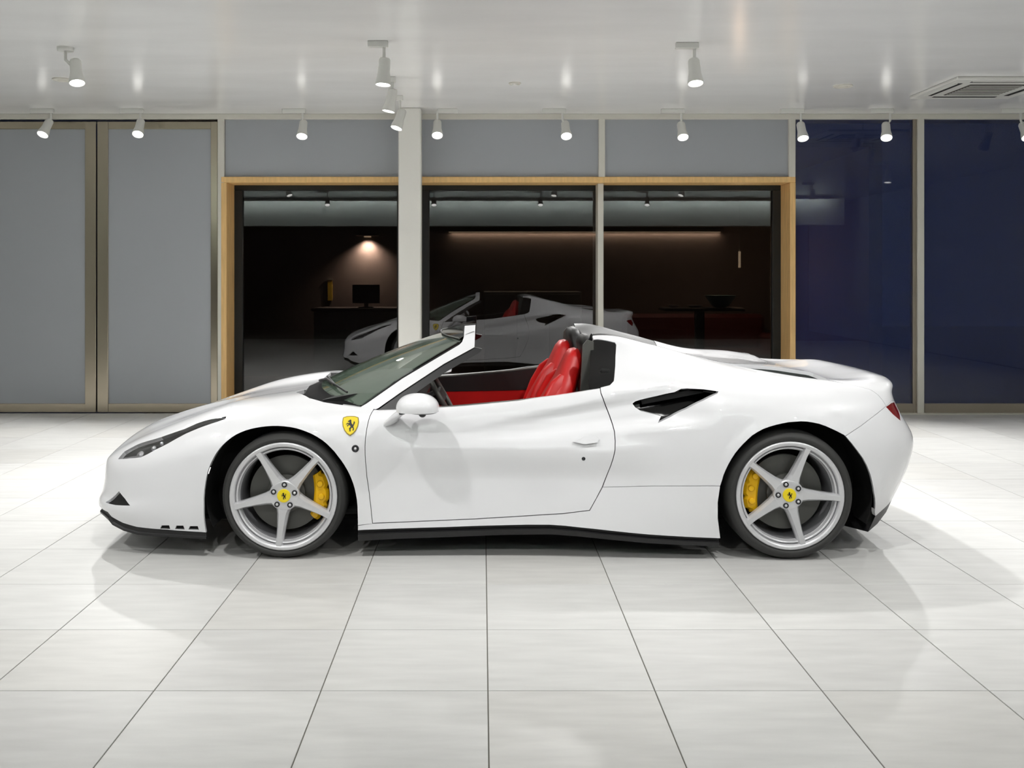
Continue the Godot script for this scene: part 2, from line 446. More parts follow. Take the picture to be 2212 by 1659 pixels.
func body(u: float, v: float) -> Vector3:
	u = clampf(u, UK[0], UK[-1])
	v = clampf(v, 0.0, VK[-1])
	var r: Array
	if rows.has(u):
		r = rows[u]
	else:
		var i := knot(UK, u)
		var h: float = UK[i + 1] - UK[i]
		var t: float = (u - UK[i]) / h
		var p := PackedVector3Array()
		for j in VK.size():
			p.append(hermite(cols[j][i], cols[j][i + 1], colm[j][i], colm[j][i + 1], t, h))
		r = [p, tangents(p, VK)]
		rows[u] = r
	var k := knot(VK, v)
	var hv: float = VK[k + 1] - VK[k]
	var q := hermite(r[0][k], r[0][k + 1], r[1][k], r[1][k + 1], (v - VK[k]) / hv, hv)
	if v > 0.75:
		for a in [Vector2(-0.010, 0.325), Vector2(2.690, 0.325)]:
			var d := Vector2(q.x, q.y).distance_to(a)
			q.z += 0.010 * (1.0 - smoothstep(0.405, 0.47, d)) * smoothstep(0.75, 0.95, v)
		var t := (q.x - 0.80) / 1.22
		if t > 0.0 and t < 1.25:
			var yc := 0.615 + 0.185 * minf(t, 1.0)
			var hw := 0.035 + 0.085 * minf(t, 1.0)
			var dp := 0.052 * smoothstep(0.0, 1.0, t) * (1.0 - smoothstep(1.0, 1.25, t))
			q.z -= dp * (1.0 - smoothstep(0.25, 1.0, absf(q.y - yc) / hw))
		var side := smoothstep(0.42, 0.80, q.x) * (1.0 - smoothstep(1.80, 2.05, q.x))
		if side > 0.0:
			var dy := q.y - 0.573
			q.z += 0.018 * side * maxf(0.0, 1.0 - (dy / 0.075 if dy > 0.0 else -dy / 0.16))
	return q


func body_normal(u: float, v: float) -> Vector3:
	var h := 0.002
	var du := body(u + h, v) - body(u - h, v)
	var dv := body(u, v + h) - body(u, v - h)
	if u < 0.02:
		du = body(0.02 + h, v) - body(0.02 - h, v)
	return dv.cross(du).normalized()


func outline(called: String) -> PackedVector2Array:
	var a: Array = OUTLINE[called]
	var p := PackedVector2Array()
	for k in range(0, a.size(), 2):
		p.append(Vector2(a[k], a[k + 1]))
	return p


# a piece of the body surface inside an outline, with folded-in edges
func panel(poly: PackedVector2Array, holes := [], gap := 0.0, fold := 0.018, lift = 0.0, step := 0.028) -> MB:
	var mb := MB.new()
	if gap > 0.0:
		var shrunk := Geometry2D.offset_polygon(poly, -gap)
		if shrunk.size():
			poly = shrunk[0]
	var known := {}
	var put := func(q: Vector2) -> Array:
		if known.has(q):
			return known[q]
		var nn := body_normal(q.x, q.y)
		var up: float = lift.call(q) if lift is Callable else lift
		var r := [body(q.x, q.y) + nn * up, nn]
		known[q] = r
		return r
	var lo := poly[0]
	var hi := poly[0]
	for q in poly:
		lo = lo.min(q)
		hi = hi.max(q)
	for i in range(floori(lo.x / step), ceili(hi.x / step)):
		for j in range(floori(lo.y / step), ceili(hi.y / step)):
			var x0 := i * step
			var y0 := j * step
			var x1 := (i + 1) * step
			var y1 := (j + 1) * step
			var cell := PackedVector2Array([Vector2(x0, y0), Vector2(x1, y0), Vector2(x1, y1), Vector2(x0, y1)])
			var pieces := Geometry2D.intersect_polygons(cell, poly)
			for h in holes:
				var left := []
				for p in pieces:
					for r in Geometry2D.clip_polygons(p, h):
						left.append(r)
				pieces.assign(left)
			for p in pieces:
				var idx := Geometry2D.triangulate_polygon(p)
				for k in range(0, idx.size(), 3):
					var a: Array = put.call(p[idx[k]])
					var b: Array = put.call(p[idx[k + 1]])
					var c: Array = put.call(p[idx[k + 2]])
					mb.tri(a[0], b[0], c[0], a[1], b[1], c[1])
	if fold > 0.0:
		for ring in [poly] + holes:
			var inside: float = 1.0 if Geometry2D.is_polygon_clockwise(ring) else -1.0
			if ring != poly:
				inside = -inside
			for k in ring.size():
				var a: Vector2 = ring[k]
				var b: Vector2 = ring[(k + 1) % ring.size()]
				if (a.y < 0.001 and b.y < 0.001) or (a.x < 0.001 and b.x < 0.001) or (a.x > 6.09 and b.x > 6.09):
					continue
				if ring == poly and maxf(a.x, b.x) <= 1.5105 and maxf(a.y, b.y) <= 1.164 and minf(a.x, b.x) >= 0.84 and minf(a.y, b.y) > 0.7:
					continue   # closed seam between bumper and fender
				var n := maxi(1, ceili(a.distance_to(b) / step))
				for s in n:
					var p: Array = put.call(a.lerp(b, float(s) / n))
					var q: Array = put.call(a.lerp(b, float(s + 1) / n))
					var along: Vector3 = q[0] - p[0]
					if along.length() < 1e-6:
						continue
					var o: Vector3 = along.cross(p[1]).normalized() * inside
					var inw: Vector3 = -p[1] * fold
					var inw2: Vector3 = -q[1] * fold
					if a.y > 0.8 and b.y > 0.8 and a.x > 1.2 and a.x < 5.1:
						inw = Vector3(0, 0, -fold)   # side panels fold straight in
						inw2 = inw
						o = along.cross(Vector3(0, 0, 1)).normalized() * inside
					mb.quad(p[0], q[0], q[0] + inw2, p[0] + inw, o)
	return mb


func both(mb: MB) -> MB:
	mb.add(mb.mirrored())
	return mb


func uv_of(p: Vector2) -> Vector3:
	return body(p.x, p.y)


# ------------------------------------------------------------------ wheel, outward face towards +z at z = 0
func make_wheel(car: Node3D, at: Vector3, radius: float, width: float, spoke0: float, caliper_at: float, far := false) -> void:
	var w := Node3D.new()
	w.name = "wheel"
	car.add_child(w, true)
	w.position = at
	if far:
		w.rotation.y = PI
		spoke0 = PI - spoke0
		caliper_at = PI - caliper_at
	var t := MB.new()
	var r := radius
	t.lathe([Vector2(0.262, -width + 0.012), Vector2(0.284, -width), Vector2(0.305, -width - 0.004), Vector2(r - 0.02, -width + 0.012), Vector2(r - 0.004, -width + 0.035), Vector2(r, -width + 0.07), Vector2(r, -0.07), Vector2(r - 0.004, -0.036), Vector2(r - 0.012, -0.018), Vector2(r - 0.024, -0.006), Vector2(0.304, 0.0), Vector2(0.293, -0.003), Vector2(0.284, -0.010), Vector2(0.280, -0.02)], 72)
	part("tyre", t, M.rubber, w, "black low-profile tyre")
	var m := MB.new()
	m.lathe([Vector2(0.283, -0.020), Vector2(0.2835, -0.008), Vector2(0.280, -0.003), Vector2(0.272, -0.001), Vector2(0.263, -0.004), Vector2(0.258, -0.012), Vector2(0.2565, -0.024)], 72)
	m.lathe([Vector2(0.2565, -0.024), Vector2(0.2560, -0.036), Vector2(0.2515, -0.036), Vector2(0.2510, -0.024)], 72, 0.0, TAU, true)
	m.lathe([Vector2(0.2510, -0.024), Vector2(0.2490, -0.0215), Vector2(0.2440, -0.0225), Vector2(0.2415, -0.028), Vector2(0.2385, -0.048), Vector2(0.2365, -0.05)], 72)
	part("rim", m, M.alloy, w, "silver alloy rim")
	var brl := MB.new()
	brl.lathe([Vector2(0.2365, -0.05), Vector2(0.235, -0.06), Vector2(0.232, -width + 0.02)], 60)
	part("rim_barrel", brl, M.barrel, w, "grey inner barrel of the rim")
	for k in 5:
		var a := spoke0 + TAU * k / 5.0
		var s := MB.new()
		var e := Vector3(cos(a), sin(a), 0)
		var f := Vector3(-sin(a), cos(a), 0)
		var rr := [0.030, 0.060, 0.10, 0.16, 0.22, 0.262]
		var fw := [0.032, 0.028, 0.0185, 0.0140, 0.0115, 0.0135]
		var bw := [0.043, 0.042, 0.031, 0.024, 0.020, 0.022]
		var zf := [-0.030, -0.029, -0.026, -0.020, -0.013, -0.005]
		var g := []
		for i in rr.size():
			var c: Vector3 = e * rr[i]
			var z := Vector3(0, 0, 1)
			g.append([c - f * bw[i] + z * (zf[i] - 0.045), c - f * bw[i] * 0.97 + z * (zf[i] - 0.020), c - f * fw[i] + z * zf[i], c + f * fw[i] + z * zf[i], c + f * bw[i] * 0.97 + z * (zf[i] - 0.020), c + f * bw[i] + z * (zf[i] - 0.045)])
		for i in rr.size() - 1:
			for j in 5:
				var n: Vector3 = (g[i + 1][j] - g[i][j]).cross(g[i][j + 1] - g[i][j]).normalized()
				if n.z < 0:
					n = -n
				s.quad(g[i][j], g[i + 1][j], g[i + 1][j + 1], g[i][j + 1], n)
		part("spoke", s, M.alloy, w)
	var h := MB.new()
	h.lathe([Vector2(0.0, -0.024), Vector2(0.045, -0.024), Vector2(0.072, -0.0265), Vector2(0.080, -0.032), Vector2(0.082, -0.05), Vector2(0.07, -0.09)], 40)
	part("hub", h, M.alloy, w)
	for k in 5:
		var a := spoke0 + deg_to_rad(39.0) + TAU * k / 5.0
		var c := Vector3(cos(a), sin(a), 0) * 0.058
		var b := MB.new()
		b.lathe([Vector2(0.0145, -0.026), Vector2(0.0145, -0.0205), Vector2(0.0125, -0.0195), Vector2(0.0085, -0.0195), Vector2(0.008, -0.023)], 16, 0, TAU, true, c)
		part("lug_nut", b, M.bolt, w, "dark wheel bolt")
		var bc := MB.new()
		bc.lathe([Vector2(0.008, -0.023), Vector2(0.0065, -0.0185), Vector2(0.0, -0.0175)], 12, 0, TAU, false, c)
		part("bolt_centre", bc, M.alloy, w)
	var cap := MB.new()
	cap.lathe([Vector2(0.035, -0.025), Vector2(0.035, -0.0195), Vector2(0.033, -0.0175), Vector2(0.0, -0.0165)], 32)
	part("centre_cap", cap, M.badge_yellow, w, "yellow centre cap with a black horse")
	var horse := MB.new()
	horse.plate(horse_shape(0.040 * 0.9), -0.0175, -0.0155, Transform3D(Basis.from_scale(Vector3(-1.0 if far else 1.0, 1, 1)), Vector3.ZERO))
	part("horse_emblem", horse, M.ink, w)
	var d := MB.new()
	d.lathe([Vector2(0.10, -0.085), Vector2(0.10, -0.11), Vector2(0.198, -0.11), Vector2(0.198, -0.14), Vector2(0.10, -0.14)], 60, 0, TAU, true)
	d.lathe([Vector2(0.0, -0.080), Vector2(0.098, -0.082), Vector2(0.10, -0.085)], 40)
	part("brake_disc", d, M.iron, w, "dark grey brake disc")
	var cal := MB.new()
	var n := 18
	var span := deg_to_rad(37.0)
	var ring := []
	for k in n + 1:
		var a := caliper_at - span + 2.0 * span * k / n
		var q := absf(k - n / 2.0) / (n / 2.0)
		var ro := 0.229 - 0.012 * smoothstep(0.75, 1.0, q) - (0.010 if k % 5 == 2 else 0.0)
		var ri := 0.150 + 0.018 * q * q
		var e := Vector3(cos(a), sin(a), 0)
		var zf := -0.066 - 0.012 * q * q
		ring.append([e * ri + Vector3(0, 0, -0.125), e * ri + Vector3(0, 0, zf - 0.012), e * (ri + 0.012) + Vector3(0, 0, zf), e * (ro - 0.016) + Vector3(0, 0, zf), e * ro + Vector3(0, 0, zf - 0.014), e * ro + Vector3(0, 0, -0.125)])
	for k in n:
		for j in 5:
			var nn: Vector3 = (ring[k + 1][j] - ring[k][j]).cross(ring[k][j + 1] - ring[k][j]).normalized()
			var mid: Vector3 = ring[k][j] + ring[k][j + 1]
			var want := Vector3(0, 0, 1) if j in [1, 2, 3] else (Vector3(mid.x, mid.y, 0) * (-1.0 if j == 0 else 1.0))
			if nn.dot(want) < 0:
				nn = -nn
			cal.quad(ring[k][j], ring[k + 1][j], ring[k + 1][j + 1], ring[k][j + 1], nn)
	cal.face(ring[0], (ring[0][0] - ring[1][0]).normalized())
	cal.face(ring[n], (ring[n][0] - ring[n - 1][0]).normalized())
	for q in [-0.55, 0.0, 0.55]:
		var a: float = caliper_at + span * q
		cal.lathe([Vector2(0.017, -0.08), Vector2(0.017, -0.060), Vector2(0.013, -0.056), Vector2(0.0, -0.056)], 14, 0, TAU, false, Vector3(cos(a), sin(a), 0) * 0.190)
	part("brake_caliper", cal, M.caliper, w, "yellow brake caliper")


func horse_shape(size: float) -> PackedVector2Array:
	# a small rearing horse, facing left, about one unit high
	var p := [[-0.02, 0.50], [-0.10, 0.42], [-0.22, 0.34], [-0.20, 0.28], [-0.10, 0.30], [-0.08, 0.20], [-0.26, 0.20], [-0.36, 0.08], [-0.32, 0.06], [-0.22, 0.13], [-0.12, 0.10], [-0.28, 0.0], [-0.24, -0.12], [-0.20, -0.10], [-0.20, -0.02], [-0.04, 0.02], [0.02, -0.12], [-0.10, -0.26], [-0.04, -0.48], [-0.12, -0.50], [0.04, -0.50], [0.04, -0.28], [0.14, -0.18], [0.22, -0.30], [0.16, -0.42], [0.28, -0.42], [0.30, -0.28], [0.24, -0.10], [0.30, 0.06], [0.36, 0.24], [0.28, 0.36], [0.24, 0.22], [0.20, 0.04], [0.10, 0.14], [0.06, 0.30], [0.06, 0.42]]
	var o := PackedVector2Array()
	for q in p:
		o.append(Vector2(q[0], q[1]) * size)
	return o


# ------------------------------------------------------------------ the car
func build_car() -> void:
	prepare_body()
	var car := thing("sports_car", "white open-top sports car with red seats, silver wheels and yellow calipers", "car", CAR_AT)
	var headlight := outline("headlight")
	var intake := outline("intake")
	var grille := PackedVector2Array([Vector2(0.06, 1.15), Vector2(0.50, 1.17), Vector2(0.60, 1.26), Vector2(0.62, 1.36), Vector2(0.06, 1.38)])
	var nose_hole := outline("nose_intake")
	var slots := [outline("slot0"), outline("slot1"), outline("slot2")]
	var tail := outline("taillight")

	part("front_bumper", both(panel(outline("front_bumper"), [nose_hole, headlight, grille] + slots, 0.0, 0.02)), M.white_paint, car, "white front bumper")
	part("hood", both(panel(outline("hood"), [], 0.0, 0.02)), M.white_paint, car, "white hood")
	var seam := 0.0034
	for far in [false, true]:
		var side := func(mb: MB) -> MB: return mb.mirrored() if far else mb
		part("front_fender", side.call(panel(outline("front_fender"), [headlight], 0.0, 0.04)), M.white_paint, car, "white front fender over the wheel")
		part("door", side.call(panel(outline("door"), [], seam, 0.025, 0.0, 0.018)), M.white_paint, car, "white door")
		part("side_sill", side.call(panel(outline("side_sill"), [], 0.0012, 0.02)), M.white_paint, car, "white sill under the door")
		part("rear_quarter", side.call(panel(outline("rear_quarter"), [intake], 0.0010, 0.04)), M.white_paint, car, "white rear quarter with buttress")
		part("quarter_window", side.call(panel(outline("quarter_glass"), [], 0.002, 0.006, -0.004)), M.gloss_black, car, "dark quarter window behind the seats")
		# headlamp: recessed bowl, lens units and a clear cover
		var hl := Node3D.new()
		hl.name = "headlamp"
		car.add_child(hl, true)
		part("housing", side.call(panel(headlight, [], 0.0, 0.0, -0.020)), M.leather_dark, hl)
		part("cover", side.call(panel(headlight, [], 0.001, 0.0, -0.0015)), M.lamp_cover, hl)
		for q in [[Vector2(1.075, 0.905), 0.022], [Vector2(1.15, 0.900), 0.016], [Vector2(1.19, 0.885), 0.012]]:
			var c := body(q[0].x, q[0].y)
			var nn := body_normal(q[0].x, q[0].y)
			var bas := Basis.looking_at(-nn)
			var ball := MB.new()
			ball.lathe([Vector2(q[1], -0.012), Vector2(q[1] * 0.9, -0.004), Vector2(q[1] * 0.5, 0.001), Vector2(0, 0.002)], 18)
			for k in ball.v.size():
				ball.v[k] = c - nn * 0.008 + bas * ball.v[k]
				ball.n[k] = bas * ball.n[k]
			part("lens", side.call(ball), M.reflector, hl)
		var strip := PackedVector2Array([Vector2(0.935, 0.90), Vector2(1.02, 0.922), Vector2(1.09, 0.945), Vector2(1.10, 0.930), Vector2(1.02, 0.900), Vector2(0.95, 0.885)])
		part("light_strip", side.call(panel(strip, [], 0.0, 0.006, -0.010)), M.reflector, hl, "pale daytime running light strip")
		# black gills under the front corner
		for s in slots:
			part("bumper_slot", side.call(panel(s, [], 0.0, 0.0, -0.016)), M.liner, car)
		part("front_grille", side.call(panel(grille, [], 0.0, 0.0, -0.018)), M.black_plastic, car, "dark lower grille in the nose")
		part("nose_intake", side.call(panel(nose_hole, [], 0.0, 0.0, -0.018)), M.black_plastic, car, "dark triangular air inlet in the nose")
		# side air intake: dark duct behind the opening
		var duct := panel(intake, [], -0.004, 0.0, -0.10)
		duct.add(duct_walls(intake, 0.10))
		part("air_intake", side.call(duct), M.gloss_black, car, "black side air intake behind the door")
		var fin := MB.new()
		var f0 := body(3.80, 1.005)
		var f1 := body(4.13, 0.962)
		fin.box(Vector3(0, 0, 0), Vector3(f0.distance_to(f1), 0.030, 0.006), 0.002)
		var fb := Basis(Vector3(0, 0, 1), atan2(f1.y - f0.y, f1.x - f0.x))
		for k in fin.v.size():
			fin.v[k] = Vector3(f0.x, f0.y - 0.005, minf(f0.z, f1.z) - 0.055) + fb * fin.v[k]
			fin.n[k] = fb * fin.n[k]
		part("intake_vane", side.call(fin), M.black_plastic, car)
		part("tail_lamp", side.call(panel(tail, [], 0.001, 0.01, -0.002)), M.red_lens, car, "dark red tail lamp at the rear corner")
		# fender badge
		badge(car, far)
		var c := body(2.2761, 1.1234)
		var ring := MB.new()
		ring.lathe([Vector2(0.019, -0.004), Vector2(0.019, 0.002), Vector2(0.015, 0.004), Vector2(0.008, 0.0025), Vector2(0.007, 0.0)], 20)
		var dot := MB.new()
		dot.lathe([Vector2(0.007, 0.0), Vector2(0.006, 0.003), Vector2(0.0, 0.004)], 14)
		stick(ring, c, body_normal(2.2761, 1.1234))
		stick(dot, c, body_normal(2.2761, 1.1234))
		part("side_marker", side.call(ring), M.bolt, car, "small round grey side marker")
		part("marker_centre", side.call(dot), M.alloy, car)
		var key := MB.new()
		key.lathe([Vector2(0.010, -0.004), Vector2(0.010, 0.001), Vector2(0.0, 0.0015)], 16, 0, TAU, true)
		stick(key, body(3.473, 1.1745), body_normal(3.473, 1.1745))
		part("key_lock", side.call(key), M.bolt, car)
		var hp := panel(outline("door_handle"), [], 0.0, 0.008, func(q: Vector2) -> float: return 0.001 + 0.016 * smoothstep(1.085, 1.112, q.y))
		part("door_handle", side.call(hp), M.white_paint, car, "flush white door handle")
	part("engine_cover", both(panel(outline("engine_cover"), [], 0.0008, 0.02, deck_lift)), M.white_paint, car, "white engine deck with ducktail spoiler")
	part("rear_bumper", both(panel(outline("rear_bumper"), [tail], 0.0010, 0.02)), M.white_paint, car, "white rear bumper")
	part("roof_cover", both(panel(outline("roof_cover"), [], 0.001, 0.03, -0.004)), M.leather_dark, car, "dark cover behind the seats")
	var vent := MB.new()
	var line := [Vector2(4.1, 0.545), Vector2(4.2, 0.545), Vector2(4.3, 0.56), Vector2(4.4, 0.575), Vector2(4.48, 0.588), Vector2(4.56, 0.60), Vector2(4.63, 0.613), Vector2(4.695, 0.625), Vector2(4.74, 0.637), Vector2(4.78, 0.65), Vector2(4.83, 0.71), Vector2(4.85, 0.735)]
	for k in line.size() - 1:
		var a: Vector2 = line[k]
		var b: Vector2 = line[k + 1]
		var pa := body(a.x, a.y - 0.004)
		var pb := body(b.x, b.y - 0.004)
		var na := body_normal(a.x, a.y)
		var nb := body_normal(b.x, b.y)
		vent.quad(pa + na * deck_lift(a), pb + nb * deck_lift(b), pb - nb * 0.03, pa - na * 0.03, Vector3(0, 0.2, 1).normalized())
		var oa := body(a.x, a.y + 0.11)
		var ob := body(b.x, b.y + 0.11)
		vent.quad(pa - na * 0.03, pb - nb * 0.03, ob - nb * 0.03, oa - na * 0.03, na)
	part("engine_vent", vent, M.gloss_black, car, "dark vent along the engine deck")
	part("engine_vent", vent.mirrored(), M.gloss_black, car, "dark vent along the engine deck")

	# splitter, skirts and diffuser
	var sp := MB.new()
	var edge := []
	for q in [Vector2(0.0, 1.44), Vector2(0.4, 1.44), Vector2(0.72, 1.44), Vector2(0.8707, 1.4585), Vector2(0.8916, 1.492), Vector2(0.9812, 1.5216), Vector2(1.0783, 1.5351), Vector2(1.1746, 1.5341), Vector2(1.2615, 1.5316), Vector2(1.3633, 1.5358), Vector2(1.4865, 1.5426)]:
		edge.append(body(q.x, q.y))
	var g := []
	for k in edge.size():
		var p: Vector3 = edge[k]
		var t := float(k) / (edge.size() - 1)
		var drop := lerpf(0.052, 0.036, t) * (smoothstep(0.0, 0.35, t) * 0.5 + 0.5)
		var inward := Vector3(0.03, 0, -0.012) * (1.0 - t) + Vector3(0, 0, -0.012) * t
		g.append([p + inward * 0.6 + Vector3(0, 0.006, 0), p + inward * 0.5 + Vector3(0, -drop * 0.62, 0), p + Vector3(0, -drop * 0.72, 0) + inward * 0.1, p + Vector3(0, -drop, 0) + inward * 0.2, p + Vector3(0, -drop - 0.002, 0) + inward * 5.0])
	for k in g.size() - 1:
		for j in 4:
			var n: Vector3 = (g[k + 1][j] - g[k][j]).cross(g[k][j + 1] - g[k][j]).normalized()
			if j < 3 and n.dot(Vector3(-1, 0, 1.5)) < 0:
				n = -n
			if j == 3 and n.y > 0:
				n = -n
			sp.quad(g[k][j], g[k + 1][j], g[k + 1][j + 1], g[k][j + 1], n)
	part("front_splitter", both(sp), M.black_plastic, car, "black front splitter lip")
	var sk := MB.new()
	var low := [Vector2(2.2892, 1.5344), Vector2(2.5, 1.527), Vector2(2.753, 1.521), Vector2(3.0355, 1.5116), Vector2(3.2979, 1.5071), Vector2(3.44, 1.5167), Vector2(3.6163, 1.5321), Vector2(3.81, 1.544), Vector2(4.0, 1.549), Vector2(4.18, 1.5507)]
	for k in low.size() - 1:
		var pa := body(low[k].x, low[k].y)
		var pb := body(low[k + 1].x, low[k + 1].y)
		var ring_a := skirt(pa, float(k) / 9.0)
		var ring_b := skirt(pb, float(k + 1) / 9.0)
		for j in 4:
			var n: Vector3 = (ring_b[j] - ring_a[j]).cross(ring_a[j + 1] - ring_a[j]).normalized()
			if n.dot(Vector3(0, 0, 1) if j < 3 else Vector3(0, -1, 0)) < 0:
				n = -n
			sk.quad(ring_a[j], ring_b[j], ring_b[j + 1], ring_a[j + 1], n)
	part("side_skirt", sk, M.black_plastic, car, "black side skirt")
	part("side_skirt", sk.mirrored(), M.black_plastic, car, "black side skirt")
	var df := MB.new()
	var dl := [Vector2(5.2109, 1.5478), Vector2(5.30, 1.53), Vector2(5.42, 1.50), Vector2(5.8, 1.46), Vector2(6.1, 1.46)]
	for k in dl.size() - 1:
		var a := body(dl[k].x, dl[k].y)
		var b := body(dl[k + 1].x, dl[k + 1].y)
		var oa := Vector3(0.004, 0.012, 0.002)
		df.quad(a + oa, b + oa, b + Vector3(-0.035, -0.088, -0.012), a + Vector3(-0.035, -0.088, -0.012), Vector3(0.8, -0.2, 0.55).normalized())
		df.quad(a + Vector3(-0.035, -0.088, -0.012), b + Vector3(-0.035, -0.088, -0.012), b + Vector3(-0.3, -0.08, -0.03), a + Vector3(-0.05 if k == 0 else -0.3, -0.08, -0.03), Vector3.DOWN)
	part("rear_diffuser", both(df), M.black_plastic, car, "black rear diffuser")
	for z in [0.42, 0.20, -0.20, -0.42]:
		var fin := MB.new()
		fin.plate(PackedVector2Array([Vector2(3.12, 0.13), Vector2(3.30, 0.15), Vector2(3.36, 0.22), Vector2(3.36, 0.28), Vector2(3.24, 0.22)]), z - 0.008, z + 0.008)
		part("diffuser_fin", fin, M.black_plastic, car)

	# dark floor pan and wheel-arch liners
	var pan := MB.new()
	pan.box(Vector3(0.46, 0.105, -0.86), Vector3(2.22, 0.13, 0.86), 0.01)
	pan.box(Vector3(-0.92, 0.115, -0.56), Vector3(0.46, 0.14, 0.56), 0.01)
	pan.box(Vector3(2.22, 0.115, -0.56), Vector3(3.22, 0.14, 0.56), 0.01)
	part("floor_pan", pan, M.liner, car)
	for a in [[-0.01, 0.400, 0.62, 0.900, -26.0, 205.0], [2.69, 0.405, 0.60, 0.905, -22.0, 205.0]]:
		for far in [false, true]:
			var l := MB.new()
			var prof := [Vector2(a[1] + 0.012, a[3] - 0.012), Vector2(a[1] + 0.02, a[3] - 0.05), Vector2(a[1] + 0.02, a[2]), Vector2(0.0, a[2])]
			l.lathe(prof, 40, deg_to_rad(a[4]), deg_to_rad(a[5]), true, Vector3(a[0], 0.325, 0))
			part("arch_liner", l.mirrored() if far else l, M.liner, car)

	# wheels
	var fr := 0.330
	var rr := 0.338
	for far in [false, true]:
		var s := -1.0 if far else 1.0
		make_wheel(car, Vector3(0.0, fr, 0.955 * s), fr, 0.245, deg_to_rad(48.4), deg_to_rad(-4.0), far)
		make_wheel(car, Vector3(2.65, rr, 0.975 * s), rr, 0.300, deg_to_rad(68.9), deg_to_rad(172.0), far)

	windscreen(car)
	mirrors(car)
	cockpit(car)


func skirt(p: Vector3, t: float) -> Array:
	var d := lerpf(0.058, 0.045, t)
	var back := p + Vector3(0, 0.01, -0.012)
	return [back, p + Vector3(0, -0.014, -0.016), p + Vector3(0, -0.022, 0.004), p + Vector3(0, -d, -0.012), p + Vector3(0, -d - 0.004, -0.12)]


func deck_lift(q: Vector2) -> float:
	return 0.030 * smoothstep(4.25, 4.62, q.x) * (1.0 - smoothstep(4.74, 4.86, q.x)) * smoothstep(0.30, 0.52, q.y) * (1.0 - smoothstep(0.70, 0.74, q.y))


func duct_walls(ring: PackedVector2Array, depth: float) -> MB:
	var mb := MB.new()
	var mid := Vector2.ZERO
	for q in ring:
		mid += q / ring.size()
	for k in ring.size():
		var a := ring[k]
		var b := ring[(k + 1) % ring.size()]
		var pa := body(a.x, a.y) - body_normal(a.x, a.y) * 0.022
		var pb := body(b.x, b.y) - body_normal(b.x, b.y) * 0.022
		var o := (body(mid.x, mid.y) - (pa + pb) / 2.0)
		o.z = 0
		mb.quad(pa, pb, pb - Vector3(0, 0, depth), pa - Vector3(0, 0, depth), o.normalized())
	return mb


func stick(mb: MB, at: Vector3, nn: Vector3) -> void:
	var b := Basis.looking_at(-nn)
	for k in mb.v.size():
		mb.v[k] = at + b * mb.v[k]
		mb.n[k] = b * mb.n[k]


func badge(car: Node3D, far: bool) -> void:
	var c := body(2.247, 0.991)
	var nn := body_normal(2.247, 0.991)
	var w := 0.044
	var h := 0.054
	var shape := []
	for q in [[-0.92, 0.86], [-0.5, 0.98], [0.0, 1.0], [0.5, 0.98], [0.92, 0.86], [1.0, 0.40], [0.92, -0.05], [0.70, -0.48], [0.38, -0.80], [0.0, -1.0], [-0.38, -0.80], [-0.70, -0.48], [-0.92, -0.05], [-1.0, 0.40]]:
		shape.append(Vector2(q[0] * w, q[1] * h))
	var rim := MB.new()
	rim.plate(PackedVector2Array(shape), -0.004, 0.002)
	var inner := MB.new()
	inner.plate(Geometry2D.offset_polygon(PackedVector2Array(shape), -0.0045)[0], 0.0, 0.0032)
	var horse := MB.new()
	horse.plate(horse_shape(0.066), 0.003, 0.0042, Transform3D(Basis.from_scale(Vector3(-1 if far else 1, 1, 1)), Vector3(0, 0.002, 0)))
	for m in [rim, inner, horse]:
		stick(m, c, nn)
	var b := Node3D.new()
	b.name = "fender_badge"
	b.set_meta("label", "yellow shield badge with a black rearing horse")
	car.add_child(b, true)
	part("shield_edge", rim.mirrored() if far else rim, M.badge_edge, b)
	part("shield", inner.mirrored() if far else inner, M.badge_yellow, b)
	part("horse_emblem", horse.mirrored() if far else horse, M.ink, b)


func glass_base(s: float) -> Vector3:   # s from 0 in the middle to 1 at the side
	return Vector3(0.07 + 0.31 * pow(s, 2.6), 0.842 - 0.058 * pow(s, 1.8), 0.795 * s)


func glass_top(s: float) -> Vector3:
	return Vector3(0.80 + 0.125 * pow(s, 2.2), 1.138 - 0.012 * s, 0.592 * s)


